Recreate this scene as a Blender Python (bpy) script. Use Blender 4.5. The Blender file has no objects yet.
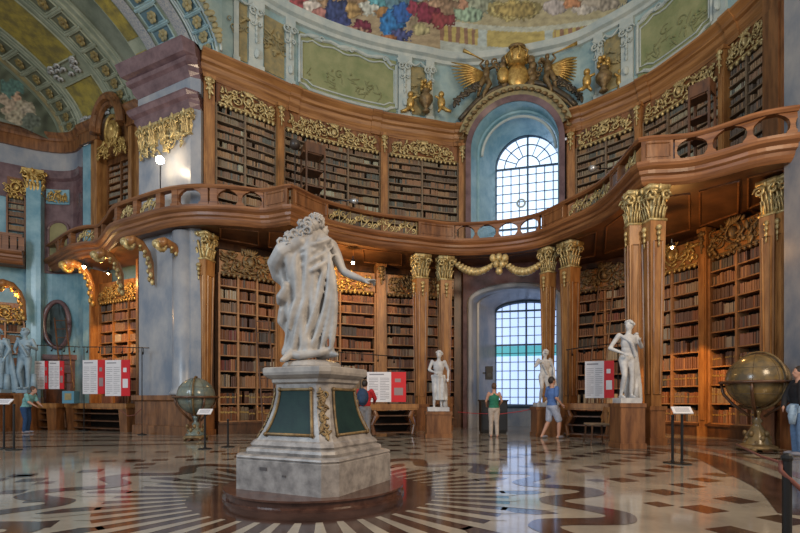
import bpy, math, random
from mathutils import Vector, Matrix, noise
sin, cos, pi, R = math.sin, math.cos, math.pi, math.radians
col = bpy.context.scene.collection
scn = bpy.context.scene
# ---------------------------------------------------------------- camera, world, light, exposure
F, HY, CH = 470.0, 400.0, 1.1
cd = bpy.data.cameras.new('camera'); cam = bpy.data.objects.new('camera', cd); col.objects.link(cam)
cam.location = (0, 0, CH); cam.rotation_euler = (pi/2, 0, 0)
cd.sensor_width = 36; cd.lens = F/800*36; cd.shift_y = (HY-266.5)/800; cd.clip_end = 200
scn.camera = cam
w = bpy.data.worlds.new('world'); scn.world = w; w.use_nodes = True
w.node_tree.nodes['Background'].inputs[0].default_value = (0.95, 0.93, 0.92, 1)
w.node_tree.nodes['Background'].inputs[1].default_value = 0.48
scn.view_settings.view_transform = 'Standard'; scn.view_settings.look = 'None'
scn.view_settings.exposure = 0.0; scn.view_settings.gamma = 1.0
scn.view_settings.use_curve_mapping = False
def light(name, kind, loc, energy, color, size=None, target=None):
    l = bpy.data.lights.new(name, kind); l.energy = energy; l.color = color
    if kind == 'AREA': l.shape = 'SQUARE'; l.size = size
    elif size: l.shadow_soft_size = size
    o = bpy.data.objects.new(name, l); col.objects.link(o); o.location = loc
    if target is not None: o.rotation_euler = (Vector(target)-Vector(loc)).to_track_quat('-Z', 'Y').to_euler()
    return o
# added unseen fill areas: cool from the left, warm from the right
light('window_daylight_rear', 'AREA', (-11, -1, 8), 1150, (0.70, 0.86, 1.0), 5, (0, 14, 5))
light('window_daylight_side', 'AREA', (7, -1, 9), 1350, (1.0, 0.77, 0.52), 4, (-3, 15, 6))
# ---------------------------------------------------------------- helpers
rnd = random.Random(7)
T2 = Vector((-.9, .436)); T2.normalize(); N2 = Vector((.436, .9)); N2.normalize()   # hall axis, cross axis
T3 = Vector((T2.x, T2.y, 0)); N3 = Vector((N2.x, N2.y, 0))
def at(x, y, z):
    s = (HY-y)/(z-CH); return Vector(((x-400)/s, F/s, z))
def fl(x, y): return at(x, y, 0)
def atd(x, d, z=0): return Vector(((x-400)/F*d, d, z))
def zz(y, d): return CH+(HY-y)*d/F
_m = {}
def mat(name, c, rough=.5, metal=0, c2=None, scale=6, bump=0, emit=0, stretch=(1, 1, 1), detail=4, bscale=None, spec=.5, wave=False):
    if name in _m: return _m[name]
    m = bpy.data.materials.new(name); m.use_nodes = True; nt = m.node_tree; b = nt.nodes['Principled BSDF']
    b.inputs['Base Color'].default_value = (*c, 1); b.inputs['Roughness'].default_value = rough
    b.inputs['Metallic'].default_value = metal; b.inputs['Specular IOR Level'].default_value = spec
    if c2 or bump:
        tc = nt.nodes.new('ShaderNodeTexCoord'); mp = nt.nodes.new('ShaderNodeMapping')
        mp.inputs['Scale'].default_value = stretch; nt.links.new(tc.outputs['Object'], mp.inputs[0])
        nz = nt.nodes.new('ShaderNodeTexNoise'); nz.inputs['Scale'].default_value = scale; nz.inputs['Detail'].default_value = detail
        nz.inputs['Roughness'].default_value = .62; nt.links.new(mp.outputs[0], nz.inputs['Vector'])
        if c2:
            cr = nt.nodes.new('ShaderNodeValToRGB'); cr.color_ramp.elements[0].position = .36; cr.color_ramp.elements[1].position = .64
            cr.color_ramp.elements[0].color = (*c, 1); cr.color_ramp.elements[1].color = (*c2, 1)
            nt.links.new(nz.outputs['Fac'], cr.inputs[0]); nt.links.new(cr.outputs[0], b.inputs['Base Color'])
        if bump:
            n2 = nt.nodes.new('ShaderNodeTexNoise'); n2.inputs['Scale'].default_value = bscale or scale; n2.inputs['Detail'].default_value = 4
            nt.links.new(mp.outputs[0], n2.inputs['Vector'])
            bp = nt.nodes.new('ShaderNodeBump'); bp.inputs['Strength'].default_value = bump; bp.inputs['Distance'].default_value = .04
            nt.links.new(n2.outputs['Fac'], bp.inputs['Height']); nt.links.new(bp.outputs[0], b.inputs['Normal'])
    if emit:
        b.inputs['Emission Color'].default_value = (*c, 1); b.inputs['Emission Strength'].default_value = emit
    _m[name] = m; return m
WOOD = mat('walnut', (.11, .042, .016), .30, c2=(.27, .115, .042), scale=2.2, stretch=(3, 3, .5), detail=6)
WOODL = mat('golden_walnut', (.20, .082, .026), .30, c2=(.42, .20, .065), scale=2.2, stretch=(3, 3, .5), detail=6)
WOODR = mat('rail_walnut', (.13, .048, .018), .42, c2=(.30, .125, .045), scale=1.5, detail=6, stretch=(.5, .5, 8))
CORN = mat('cornice_walnut', (.19, .08, .028), .33, c2=(.40, .19, .065), scale=1.4, detail=6, stretch=(.5, .5, 8))
WOODD = mat('dark_walnut', (.055, .024, .012), .4, c2=(.13, .055, .022), scale=3, stretch=(2, 2, .6))
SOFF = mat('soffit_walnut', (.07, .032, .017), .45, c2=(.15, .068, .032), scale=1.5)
SHELF = mat('shelf_wood', (.26, .125, .05), .5, c2=(.40, .20, .085), scale=4)
SHELFU = mat('upper_shelf_wood', (.14, .095, .06), .5, c2=(.22, .155, .095), scale=4)
BACK = mat('bookcase_back', (.02, .012, .008), .8)
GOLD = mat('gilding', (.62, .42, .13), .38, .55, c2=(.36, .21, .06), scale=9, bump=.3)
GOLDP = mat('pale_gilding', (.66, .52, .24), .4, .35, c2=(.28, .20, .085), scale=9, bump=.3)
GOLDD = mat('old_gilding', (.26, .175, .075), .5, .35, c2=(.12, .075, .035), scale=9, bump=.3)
DARKM = mat('black_iron', (.012, .012, .013), .4, .3)
WMARB = mat('white_marble', (.40, .37, .34), .42, c2=(.24, .22, .21), scale=5, bump=.1)
PMARB = mat('pedestal_marble', (.36, .33, .31), .38, c2=(.17, .155, .15), scale=7, bump=.06, detail=8)
BMARB = mat('blue_grey_marble', (.17, .205, .26), .33, c2=(.37, .36, .36), scale=1.1, detail=8, stretch=(1, 1, .6))
BLUEP = mat('pale_blue_marble', (.13, .29, .37), .25, c2=(.27, .44, .50), scale=1.5, detail=6)
PURP = mat('purple_marble', (.095, .052, .058), .2, c2=(.19, .115, .12), scale=2, detail=8)
BROWNM = mat('brown_marble', (.13, .055, .035), .2, c2=(.22, .10, .06), scale=5, detail=8)
REDM = mat('red_brown_marble', (.05, .022, .016), .16, c2=(.11, .052, .036), scale=6, detail=8)
STUC = mat('blue_stucco', (.20, .32, .35), .55, c2=(.35, .46, .45), scale=1.3)
STUCW = mat('white_stucco', (.36, .43, .43), .5, c2=(.50, .54, .50), scale=2)
STUCG = mat('green_grey_stucco', (.21, .235, .165), .6, c2=(.34, .36, .26), scale=1.6)
GREENP = mat('green_painted_panel', (.19, .225, .10), .65, c2=(.29, .30, .15), scale=1.5, bump=.5, bscale=5)
YELLP = mat('ochre_painted_panel', (.36, .28, .05), .6, c2=(.17, .14, .045), scale=3, bump=.4, bscale=7)
TANP = mat('tan_painted_panel', (.34, .27, .12), .6, c2=(.20, .18, .10), scale=4, bump=.3)
RELF = mat('green_relief', (.20, .21, .10), .6)
COFB = mat('blue_coffer', (.10, .17, .20), .6)
COFG = mat('green_coffer', (.13, .14, .09), .6)
DOTM = mat('mosaic_rib', (.20, .22, .26), .6, c2=(.42, .40, .36), scale=22)
SILV = mat('silver_stucco', (.42, .42, .40), .4, .2)
def tag(o, label=None, cat=None, group=None, kind=None):
    if label: o['label'] = label
    if cat: o['category'] = cat
    if group: o['group'] = group
    if kind: o['kind'] = kind
    return o
def thing(name, loc, label, cat, group=None, rz=0):
    o = bpy.data.objects.new(name, None); col.objects.link(o); o.location = loc; o.rotation_euler.z = rz
    o.empty_display_size = .1
    return tag(o, label, cat, group)
def root_loc(p):
    v = Vector((0, 0, 0))
    while p is not None: v = v+Vector(p.location); p = p.parent
    return v
def sphere_vf(n=10, m=6):
    vs = [(0, 0, 1)]; fs = []
    for j in range(1, m):
        for i in range(n): a = 2*pi*i/n; b = pi*j/m; vs.append((sin(b)*cos(a), sin(b)*sin(a), cos(b)))
    vs.append((0, 0, -1)); L = len(vs)-1
    for i in range(n): fs.append((0, 1+i, 1+(i+1) % n))
    for j in range(m-2):
        for i in range(n):
            a = 1+j*n+i; b = 1+j*n+(i+1) % n; fs.append((a, a+n, b+n, b))
    for i in range(n): fs.append((L, 1+(m-2)*n+(i+1) % n, 1+(m-2)*n+i))
    return [Vector(v) for v in vs], fs
SPH = {}
class MB:
    def __init__(s): s.v = []; s.f = []; s.m = []
    def add(s, vs, fs, mi=0):
        o = len(s.v); s.v.extend([Vector(v) for v in vs])
        for f in fs: s.f.append([i+o for i in f]); s.m.append(mi)
        return s
    def quad(s, a, b, c, d, mi=0): return s.add([a, b, c, d], [(0, 1, 2, 3)], mi)
    def poly(s, pts, mi=0): return s.add(pts, [tuple(range(len(pts)))], mi)
    def box(s, c, dx, dy, dz, ax=None, mi=0, taper=1):
        # c centre, full sizes, ax = (X,Y,Z) axes ; taper scales the bottom
        X, Y, Z = ax or (Vector((1, 0, 0)), Vector((0, 1, 0)), Vector((0, 0, 1))); c = Vector(c)
        vs = []
        for k in (-1, 1):
            t = taper if k < 0 else 1
            for (i, j) in ((-1, -1), (1, -1), (1, 1), (-1, 1)): vs.append(c+X*(i*dx/2*t)+Y*(j*dy/2*t)+Z*(k*dz/2))
        return s.add(vs, [(3, 2, 1, 0), (4, 5, 6, 7), (0, 1, 5, 4), (1, 2, 6, 5), (2, 3, 7, 6), (3, 0, 4, 7)], mi)
    def tube(s, pts, rad, n=8, mi=0, cap=True, flat=1):
        pts = [Vector(p) for p in pts]; L = len(pts)
        if not hasattr(rad, '__len__'): rad = [rad]*L
        vs = []; prev = None
        for i, p in enumerate(pts):
            d = (pts[min(i+1, L-1)]-pts[max(i-1, 0)])
            if d.length < 1e-9: d = Vector((0, 0, 1))
            d.normalize()
            if prev is None: a = d.orthogonal().normalized()
            else:
                a = prev-d*prev.dot(d)
                a = a.normalized() if a.length > 1e-6 else d.orthogonal().normalized()
            prev = a; b = d.cross(a)
            for k in range(n): t = 2*pi*k/n; vs.append(p+(a*cos(t)+b*sin(t)*flat)*rad[i])
        fs = []
        for i in range(L-1):
            for k in range(n): fs.append((i*n+k, i*n+(k+1) % n, (i+1)*n+(k+1) % n, (i+1)*n+k))
        if cap: fs.append(tuple(range(n))[::-1]); fs.append(tuple((L-1)*n+k for k in range(n)))
        return s.add(vs, fs, mi)
    def blob(s, c, r, ax=None, mi=0, n=10, m=6):
        if (n, m) not in SPH: SPH[(n, m)] = sphere_vf(n, m)
        vs, fs = SPH[(n, m)]
        if not hasattr(r, '__len__'): r = (r, r, r)
        X, Y, Z = ax or (Vector((1, 0, 0)), Vector((0, 1, 0)), Vector((0, 0, 1))); c = Vector(c)
        return s.add([c+X*(v.x*r[0])+Y*(v.y*r[1])+Z*(v.z*r[2]) for v in vs], fs, mi)
    def lathe(s, prof, c=(0, 0, 0), n=24, mi=0, sx=1, sy=1):
        c = Vector(c); vs = []; fs = []; L = len(prof)
        for (r, z) in prof:
            for k in range(n): a = 2*pi*k/n; vs.append(c+Vector((r*cos(a)*sx, r*sin(a)*sy, z)))
        for i in range(L-1):
            for k in range(n): fs.append((i*n+k, i*n+(k+1) % n, (i+1)*n+(k+1) % n, (i+1)*n+k))
        fs.append(tuple(range(n))[::-1]); fs.append(tuple((L-1)*n+k for k in range(n)))
        return s.add(vs, fs, mi)
    def grid(s, fn, us, vs_, mi=0, mfn=None):
        a = len(us); b = len(vs_); P = [fn(u, v) for u in us for v in vs_]; o = len(s.v); s.v.extend(P)
        for i in range(a-1):
            for j in range(b-1):
                s.f.append([o+i*b+j, o+(i+1)*b+j, o+(i+1)*b+j+1, o+i*b+j+1]); s.m.append(mfn(i, j) if mfn else mi)
        return s
    def loft(s, secs, mi=0, cap=True):
        n = len(secs[0]); vs = [p for q in secs for p in q]; fs = []
        for i in range(len(secs)-1):
            for k in range(n): fs.append((i*n+k, i*n+(k+1) % n, (i+1)*n+(k+1) % n, (i+1)*n+k))
        if cap: fs.append(tuple(range(n))[::-1]); fs.append(tuple((len(secs)-1)*n+k for k in range(n)))
        return s.add(vs, fs, mi)
    def mesh(s, name, off=Vector((0, 0, 0)), smooth=False):
        me = bpy.data.meshes.new(name); me.from_pydata([tuple(v-off) for v in s.v], [], s.f)
        me.polygons.foreach_set('material_index', s.m)
        if smooth: me.polygons.foreach_set('use_smooth', [True]*len(s.f))
        me.update(); return me
    def build(s, name, mats, parent=None, local=False, smooth=False, label=None):
        off = Vector((0, 0, 0)) if (local or parent is None) else root_loc(parent)
        me = s.mesh(name, off, smooth)
        for m in (mats if isinstance(mats, (list, tuple)) else [mats]): me.materials.append(m)
        o = bpy.data.objects.new(name, me); col.objects.link(o)
        if parent is not None: o.parent = parent
        if label: o['label'] = label
        return o
    def top(s, name, mats, label=None, cat=None, group=None, kind=None, smooth=False):
        # one-mesh thing; origin moved to its base centre
        xs = [v.x for v in s.v]; ys = [v.y for v in s.v]; z0 = min(v.z for v in s.v)
        off = Vector(((min(xs)+max(xs))/2, (min(ys)+max(ys))/2, z0))
        me = s.mesh(name, off, smooth)
        for m in (mats if isinstance(mats, (list, tuple)) else [mats]): me.materials.append(m)
        o = bpy.data.objects.new(name, me); col.objects.link(o); o.location = off
        return tag(o, label, cat, group, kind)
def remesh(mb, name, mats, parent=None, voxel=.02, smooth=3, local=False, fac=.5):
    o = mb.build(name+'_src', mats, None)
    r = o.modifiers.new('r', 'REMESH'); r.mode = 'VOXEL'; r.voxel_size = voxel
    if smooth: q = o.modifiers.new('s', 'SMOOTH'); q.iterations = smooth; q.factor = fac
    bpy.context.view_layer.update(); dg = bpy.context.evaluated_depsgraph_get()
    me = bpy.data.meshes.new_from_object(o.evaluated_get(dg)); me.name = name
    old = o.data; bpy.data.objects.remove(o); bpy.data.meshes.remove(old)
    if not local and parent is not None: me.transform(Matrix.Translation(-root_loc(parent)))
    me.polygons.foreach_set('use_smooth', [True]*len(me.polygons))
    if not me.materials:
        for m in (mats if isinstance(mats, (list, tuple)) else [mats]): me.materials.append(m)
    n = bpy.data.objects.new(name, me); col.objects.link(n)
    if parent is not None: n.parent = parent
    return n
def copy_tree(o, parent=None):
    c = o.copy(); col.objects.link(c); c.parent = parent
    for ch in [q for q in bpy.data.objects if q.parent == o]: copy_tree(ch, c)
    return c
class Path:
    def __init__(s, pts, smooth=True, step=.12):
        P = [Vector((p[0], p[1])) for p in pts]; D = []
        if smooth:
            Q = [P[0]*2-P[1]]+P+[P[-1]*2-P[-2]]
            for i in range(1, len(Q)-2):
                n = max(2, int((Q[i+1]-Q[i]).length/step))
                for k in range(n):
                    t = k/n; a, b, c, d = Q[i-1], Q[i], Q[i+1], Q[i+2]
                    D.append(.5*((2*b)+(c-a)*t+(2*a-5*b+4*c-d)*t*t+(3*b-a-3*c+d)*t**3))
            D.append(P[-1])
        else:
            for i in range(len(P)-1):
                n = max(1, int((P[i+1]-P[i]).length/step))
                for k in range(n): D.append(P[i].lerp(P[i+1], k/n))
            D.append(P[-1])
        s.p = D; s.u = [0]
        for i in range(1, len(D)): s.u.append(s.u[-1]+(D[i]-D[i-1]).length)
        s.L = s.u[-1]; s.n = []
        for i in range(len(D)):
            d = (D[min(i+2, len(D)-1)]-D[max(i-2, 0)]).normalized(); s.n.append(Vector((d.y, -d.x)))
    def P(s, u, off=0, z=0):
        u = min(max(u, 0), s.L); lo, hi = 0, len(s.u)-1
        while hi-lo > 1:
            m = (lo+hi)//2
            if s.u[m] <= u: lo = m
            else: hi = m
        t = (u-s.u[lo])/max(1e-9, s.u[hi]-s.u[lo]); p = s.p[lo].lerp(s.p[hi], t); n = s.n[lo].lerp(s.n[hi], t).normalized()
        return Vector((p.x+n.x*off, p.y+n.y*off, z))
    def N(s, u):
        a = s.P(u, 0); b = s.P(u, 1); return (b-a).normalized()
    def T(s, u): n = s.N(u); return Vector((-n.y, n.x, 0))
    def ux(s, x, off=0):
        best = None
        for i in range(len(s.u)-1):
            a = s.P(s.u[i], off); b = s.P(s.u[i+1], off)
            xa = 400+F*a.x/a.y; xb = 400+F*b.x/b.y
            if (xa-x)*(xb-x) <= 0 and xa != xb: return s.u[i]+(s.u[i+1]-s.u[i])*(x-xa)/(xb-xa)
        a = s.P(0, off); return 0 if abs(400+F*a.x/a.y-x) < abs(400+F*s.P(s.L, off).x/s.P(s.L, off).y-x) else s.L
    def us(s, u0, u1, step=.25):
        n = max(1, int(math.ceil(abs(u1-u0)/step))); return [u0+(u1-u0)*k/n for k in range(n+1)]
def sweep(mb, path, u0, u1, prof, mi=0, step=.2, closed=True):
    us = path.us(u0, u1, step); secs = [[path.P(u, o, z) for (o, z) in prof] for u in us]
    if closed: mb.loft(secs, mi)
    else:
        mb.grid(lambda i, j: secs[i][j], range(len(secs)), range(len(prof)), mi)
    return mb
def slab(mb, path, u0, u1, o0, o1, z0, z1, mi=0, step=.25):   # curved box
    return sweep(mb, path, u0, u1, [(o0, z0), (o1, z0), (o1, z1), (o0, z1)], mi, step)
# carved ornament ------------------------------------------------------------
def spiral(mb, fr, cu, cv, r, turns, a0, hand, rad, d=.03, n=5, steps=14, mi=0):
    pts = []; rr = []
    for i in range(steps+1):
        t = i/steps; a = a0+hand*turns*2*pi*t; q = r*(1-t)**.8+.08*r
        pts.append(fr(cu+q*cos(a), cv+q*sin(a), d+rad*.6*t)); rr.append(rad*(.55+.6*sin(pi*min(1, t*1.3))+.35*(t > .85)))
    mb.tube(pts, rr, n, mi)
def leaf(mb, fr, u, v, ang, L, W, d=.03, mi=0):
    c = fr(u, v, d); a = (fr(u+cos(ang)*.05, v+sin(ang)*.05, d)-c).normalized(); b = (fr(u-sin(ang)*.05, v+cos(ang)*.05, d)-c).normalized()
    mb.blob(c, (L/2, W/2, W*.35), (a, b, a.cross(b)), mi, 7, 4)
def carving(mb, fr, w, h, seed=0, dens=1.0, cart=True, th=.022, arch=.25):
    """symmetrical rococo carving, u in -w/2..w/2, v in 0..h, tallest in the middle"""
    r = random.Random(seed)
    top = lambda u: h*((1-arch)+arch*cos(min(1, abs(u)/(w/2))*pi/2)*1.0)
    if cart:
        R0 = h*.30; pts = [fr(R0*.85*cos(a), h*.52+R0*sin(a), .06) for a in [2*pi*k/14 for k in range(15)]]
        mb.tube(pts, th*1.3, 5); mb.blob(fr(0, h*.52, .03), (R0*.6, R0*.3, R0*.7), None, 0, 8, 5)
        for k in range(-3, 4): leaf(mb, fr, k*h*.07, h*.9, pi/2-k*.28, h*.3, h*.09, .07)
    n = max(2, int(w/2/(h*.5)))
    for sg in (-1, 1):
        for k in range(n):
            cu = sg*(h*.42+(w/2-h*.5)*(k+.35)/n); hh = top(cu); rr = hh*r.uniform(.2, .3)
            spiral(mb, fr, cu, hh*(.58 if k % 2 else .42), rr, 1.3, r.uniform(0, 6), sg*(1 if k % 2 else -1), th, .03)
            spiral(mb, fr, cu+sg*rr*.9, hh*(.25 if k % 2 else .75), rr*.6, 1.1, r.uniform(0, 6), -sg, th*.8, .05)
        for k in range(int(w/2/h*24*dens)):
            u = sg*r.uniform(.05, .98)*w/2; v = r.uniform(.05, .95)*top(u)
            leaf(mb, fr, u, v, r.uniform(0, pi), h*r.uniform(.2, .4), h*r.uniform(.08, .14), r.uniform(.02, .09))
    return mb
def wallframe(path, uc, off, z0):
    return lambda u, v, d: path.P(uc+u, off+d, z0+v)
def planeframe(o, X, Z, Y):
    return lambda u, v, d: o+X*u+Z*v+Y*d
def lambrequin(mb, path, u0, u1, off, z, drop=.12):
    n = max(4, int((u1-u0)/.16))
    for k in range(n):
        u = u0+(u1-u0)*(k+.5)/n; fr = wallframe(path, u, off, z)
        mb.blob(fr(0, -drop*.3, .02), (.055, .055, drop*.55), None, 0, 6, 4)
    slab(mb, path, u0, u1, off, off+.05, z-.01, z+.045)
def capital(mb, c, X, Y, w, h, dpt=None):
    """Corinthian capital, c = bottom centre, X along the face, Y outward"""
    Z = Vector((0, 0, 1)); dpt = dpt or w
    mb.box(c+Z*(h*.42), w*.80, dpt*.80, h*.84, (X, Y, Z), 0, .85)
    mb.box(c+Z*(h*.93), w*1.32, dpt*1.32, h*.12, (X, Y, Z)); mb.box(c+Z*(h*.85), w*1.15, dpt*1.15, h*.07, (X, Y, Z))
    mb.box(c+Z*(h*.02), w*1.08, dpt*1.08, h*.06, (X, Y, Z))
    for (A, B, ww, dd) in ((X, Y, w, dpt), (Y, X, dpt, w), (Y, -X, dpt, w)):
        fr = planeframe(c+B*(dd*.40), A, Z, B)
        for row, (n, hz, ln) in enumerate(((4, .05, .36), (3, .30, .36))):
            for k in range(n):
                u = ww*(-.42+.84*(k+.5)/n); pts = [fr(u, h*(hz+ln*t), .02+w*.13*t*t*1.6) for t in (0, .3, .6, .85, 1)]+[fr(u, h*(hz+ln*.9), .02+w*.26)]
                mb.tube(pts, [ww*.08, ww*.11, ww*.11, ww*.09, ww*.07, ww*.03], 5, 0, True, .6)
        for sg in (-1, 1):
            spiral(mb, fr, sg*ww*.46, h*.70, h*.15, 1.4, pi*.5-sg*pi*.5, sg, h*.045, w*.14, 5, 10)
        mb.blob(fr(0, h*.9, w*.3), (w*.12, w*.08, h*.1), None, 0, 6, 4)
# ---------------------------------------------------------------- floor (one mesh, inlaid pattern)
CX, CY = -1.0, 5.6
FCREAM = mat('cream_marble_floor', (.36, .315, .25), .09, c2=(.22, .19, .155), scale=1.1, detail=8, spec=.7)
FBROWN = mat('brown_marble_inlay', (.035, .019, .015), .1, c2=(.075, .040, .030), scale=3, detail=6, spec=.7)
FRED = mat('rose_marble_inlay', (.26, .15, .11), .1, c2=(.17, .10, .08), scale=3, detail=6, spec=.7)
def flr():
    mb = MB(); mb.quad((-32, -1, 0), (22, -1, 0), (22, 26, 0), (-32, 26, 0), 0)
    H1, H2, H3 = .0015, .003, .0045
    def pol(r, a, h): return Vector((CX+r*cos(a), CY+r*sin(a), h))
    n = 96
    for i in range(n):                                   # brown disc under the rays
        a, b = 2*pi*i/n, 2*pi*(i+1)/n
        mb.quad(pol(1.0, a, H1), pol(2.25, a, H1), pol(2.25, b, H1), pol(1.0, b, H1), 1)
    for i in range(48):
        a = 2*pi*(i+.5)/48; wi = .022; wo = .034
        L = 2.26 if i % 3 else 2.62
        mb.poly([pol(1.42, a-wi, H2), pol(L, a-wo, H2), pol(L+.12, a, H2), pol(L, a+wo, H2), pol(1.42, a+wi, H2)], 0)
    for i in range(16):                                  # pointed brown tongues beyond the ray disc
        a = 2*pi*(i+.0)/16; mb.poly([pol(2.2, a-.06, H1), pol(2.55, a-.05, H1), pol(2.75, a, H1), pol(2.55, a+.05, H1), pol(2.2, a+.06, H1)], 1)
    n = 320; rw = lambda a: 3.0+.30*sin(16*a+1.2)
    for i in range(n):
        a, b = 2*pi*i/n, 2*pi*(i+1)/n; wa = .13+.13*cos(16*a+1.2)**2; wb = .13+.13*cos(16*b+1.2)**2
        mb.quad(pol(rw(a)-wa, a, H2), pol(rw(a)+wa, a, H2), pol(rw(b)+wb, b, H2), pol(rw(b)-wb, b, H2), 1)
    def dia(c, L, W, ang, mi=1, h=H1):
        c = Vector((c[0], c[1], h)); A = Vector((cos(ang), sin(ang), 0)); B = Vector((-sin(ang), cos(ang), 0))
        mb.quad(c-A*L/2, c-B*W/2, c+A*L/2, c+B*W/2, mi)
    HA = math.atan2(T2.y, T2.x)
    for i in range(16):
        a = 2*pi*(i+.5)/16-1.2/16; dia(pol(3.78, a+.1, 0), .30, .30, HA)
    nv = Vector((N2.x, N2.y)); tv = Vector((T2.x, T2.y))
    inside = lambda p: abs((Vector((p.x, p.y))-Vector((CX, CY))).dot(tv)) < 4.7 and (Vector((p.x, p.y))-Vector((CX, CY))).dot(nv) < 9.5
    for k in range(9):                                   # staggered rings of diamonds
        r = 4.15+k*.56; m = int(2*pi*r/.86)
        for i in range(m):
            a = 2*pi*(i+.5*(k % 2))/m; p = pol(r, a, 0)
            if p.y > .3 and inside(p): dia(p, .44, .44, HA)
    # brown border bands of the oval, with a thin rose companion
    def band(pts, w_, mi, h):
        P = Path(pts, True, .2)
        mb.grid(lambda u, v: P.P(u, v, h), P.us(0, P.L, .2), [-w_/2, w_/2], mi)
    B = [fl(815, 517), fl(783, 490), fl(740, 471), fl(704, 456), fl(660, 449.5), fl(610, 447)]
    band(B, .55, 1, H2); band([fl(870, 500), fl(800, 476), fl(745, 459), fl(700, 448), fl(660, 443)], .22, 2, H2)
    band([fl(-60, 449), fl(20, 447), fl(100, 445.5), fl(180, 444), fl(250, 443)], .28, 1, H2)
    for (x, y) in [(70, 452), (100, 452), (130, 452), (162, 452), (108, 461), (133, 460), (160, 460), (25, 476), (12, 492), (40, 500), (38, 525), (-5, 480)]:
        dia(fl(x, y), .38, .36, HA)
    for j, yy in enumerate((430, 433.5, 437, 440.5)):    # striped side floor on the left
        for i in range(14):
            x = -30+i*26+(j % 2)*13; dia(fl(x, yy), 1.1-.1*j, .5, .25, 1 if (i+j) % 3 else 2)
    for j, (yy, dx) in enumerate(((441, 36), (445, 44), (451, 52))):
        for i in range(6): dia(fl(690+i*dx+j*18, yy), .95, .38, -.3, 1 if (i+j) % 2 else 2)
    # curled inlays near the columns on the right
    for (x, y, r0) in ((628, 452, .62), (770, 456, .75), (560, 444, .4)):
        c = fl(x, y); n = 20
        for i in range(n-3):
            a, b = 2*pi*i/n, 2*pi*(i+1)/n
            mb.quad(c+Vector((r0*.62*cos(a), r0*.5*sin(a), H3)), c+Vector((r0*cos(a), r0*.8*sin(a), H3)), c+Vector((r0*cos(b), r0*.8*sin(b), H3)), c+Vector((r0*.62*cos(b), r0*.5*sin(b), H3)), 1)
    tag(mb.build('floor', [FCREAM, FBROWN, FRED]), 'polished cream marble floor with brown sunburst and diamond inlays', None, None, 'structure')
flr()
# ---------------------------------------------------------------- main curved wall
CPX = [(203, 45.5), (234, 58.5), (265, 71.5), (297, 86), (338, 100), (378, 110), (425, 118), (471, 123)]
CP2 = [(559, 111), (600, 96.5), (640, 77.5), (672, 56), (704, 31.5), (739, -1)]
WP = [at(x, y, 12) for x, y in CPX]+[at(x, y, 12) for x, y in CP2]
W = Path([(p.x, p.y) for p in WP]+[(9.30, 11.4), (9.32, 10.4), (9.2, 9.2)])
UA, UB = W.ux(471), W.ux(559)
ENT = [(-.6, 12.0), (0, 12.0), (0, 11.93), (-.05, 11.88), (-.14, 11.80), (-.16, 11.70), (-.24, 11.66), (-.27, 11.52), (-.34, 11.42), (-.34, 11.26), (-.6, 11.26)]
for i, (a, b) in enumerate(((0, UA), (UB, W.L))):
    m = MB(); sweep(m, W, a, b, ENT)
    for px in ((297, 378, 460) if i == 0 else (574, 640, 724)):
        u = W.ux(px); slabp = [(o+.05 if o > -.5 else o, z) for o, z in ENT]; sweep(m, W, u-.18, u+.18, slabp)
    tag(m.build('trim_%d' % (i+1), CORN), 'golden walnut cornice over the upper bookcases', None, None, 'structure')
    m = MB(); slab(m, W, a, b, -1.0, -.86, 0, 11.3)
    tag(m.build('wall_'+('back_left', 'back_right')[i], WOODD), 'dark walnut backing wall of the curved bookcases', None, None, 'structure')
# ---------------------------------------------------------------- attic and painted dome
AO = -.45
FOOT = Vector((-5.55, 14.65))
def apan(m, x0, x1, z0, z1, off, th=.05, mi=0):
    slab(m, W, W.ux(x0, AO), W.ux(x1, AO), off, off+th, z0, z1, mi)
m = MB(); UWL, UWR = W.ux(469), W.ux(567)
jc = (UA+UB)/2; hw = (UB-UA)/2
def zarch(u, r=None):
    r = r or hw; d = min(abs(u-jc), r); return 10.95+math.sqrt(max(0, r*r-d*d))
us = [0]+[W.ux(x, AO) for x in (226, 240, 260, 280, 300, 320, 340, 360, 380, 400, 420, 440, 460)]+[UA+(UB-UA)*k/24 for k in range(25)]+[W.ux(x, AO) for x in (580, 600, 620, 640, 660, 680, 700, 720, 740)]+[W.L-1, W.L]
for a, b in zip(us, us[1:]):
    ins = UA-1e-4 <= a and b <= UB+1e-4
    za = zarch(a) if ins else 11.9; zb = zarch(b) if ins else 11.9
    m.quad(W.P(a, AO, za), W.P(b, AO, zb), W.P(b, AO, 14.75), W.P(a, AO, 14.75))
tag(m.build('wall_attic', STUC), 'pale blue stucco attic wall above the cornice', None, None, 'structure')
m = MB(); sweep(m, W, 0, W.L, [(AO, 14.5), (AO+.10, 14.52), (AO+.14, 14.62), (AO+.26, 14.68), (AO+.32, 14.80), (AO+.32, 14.9), (AO, 14.95)])
tag(m.build('trim_3', STUCW), 'white stucco moulding under the painted dome', None, None, 'structure')
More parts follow.
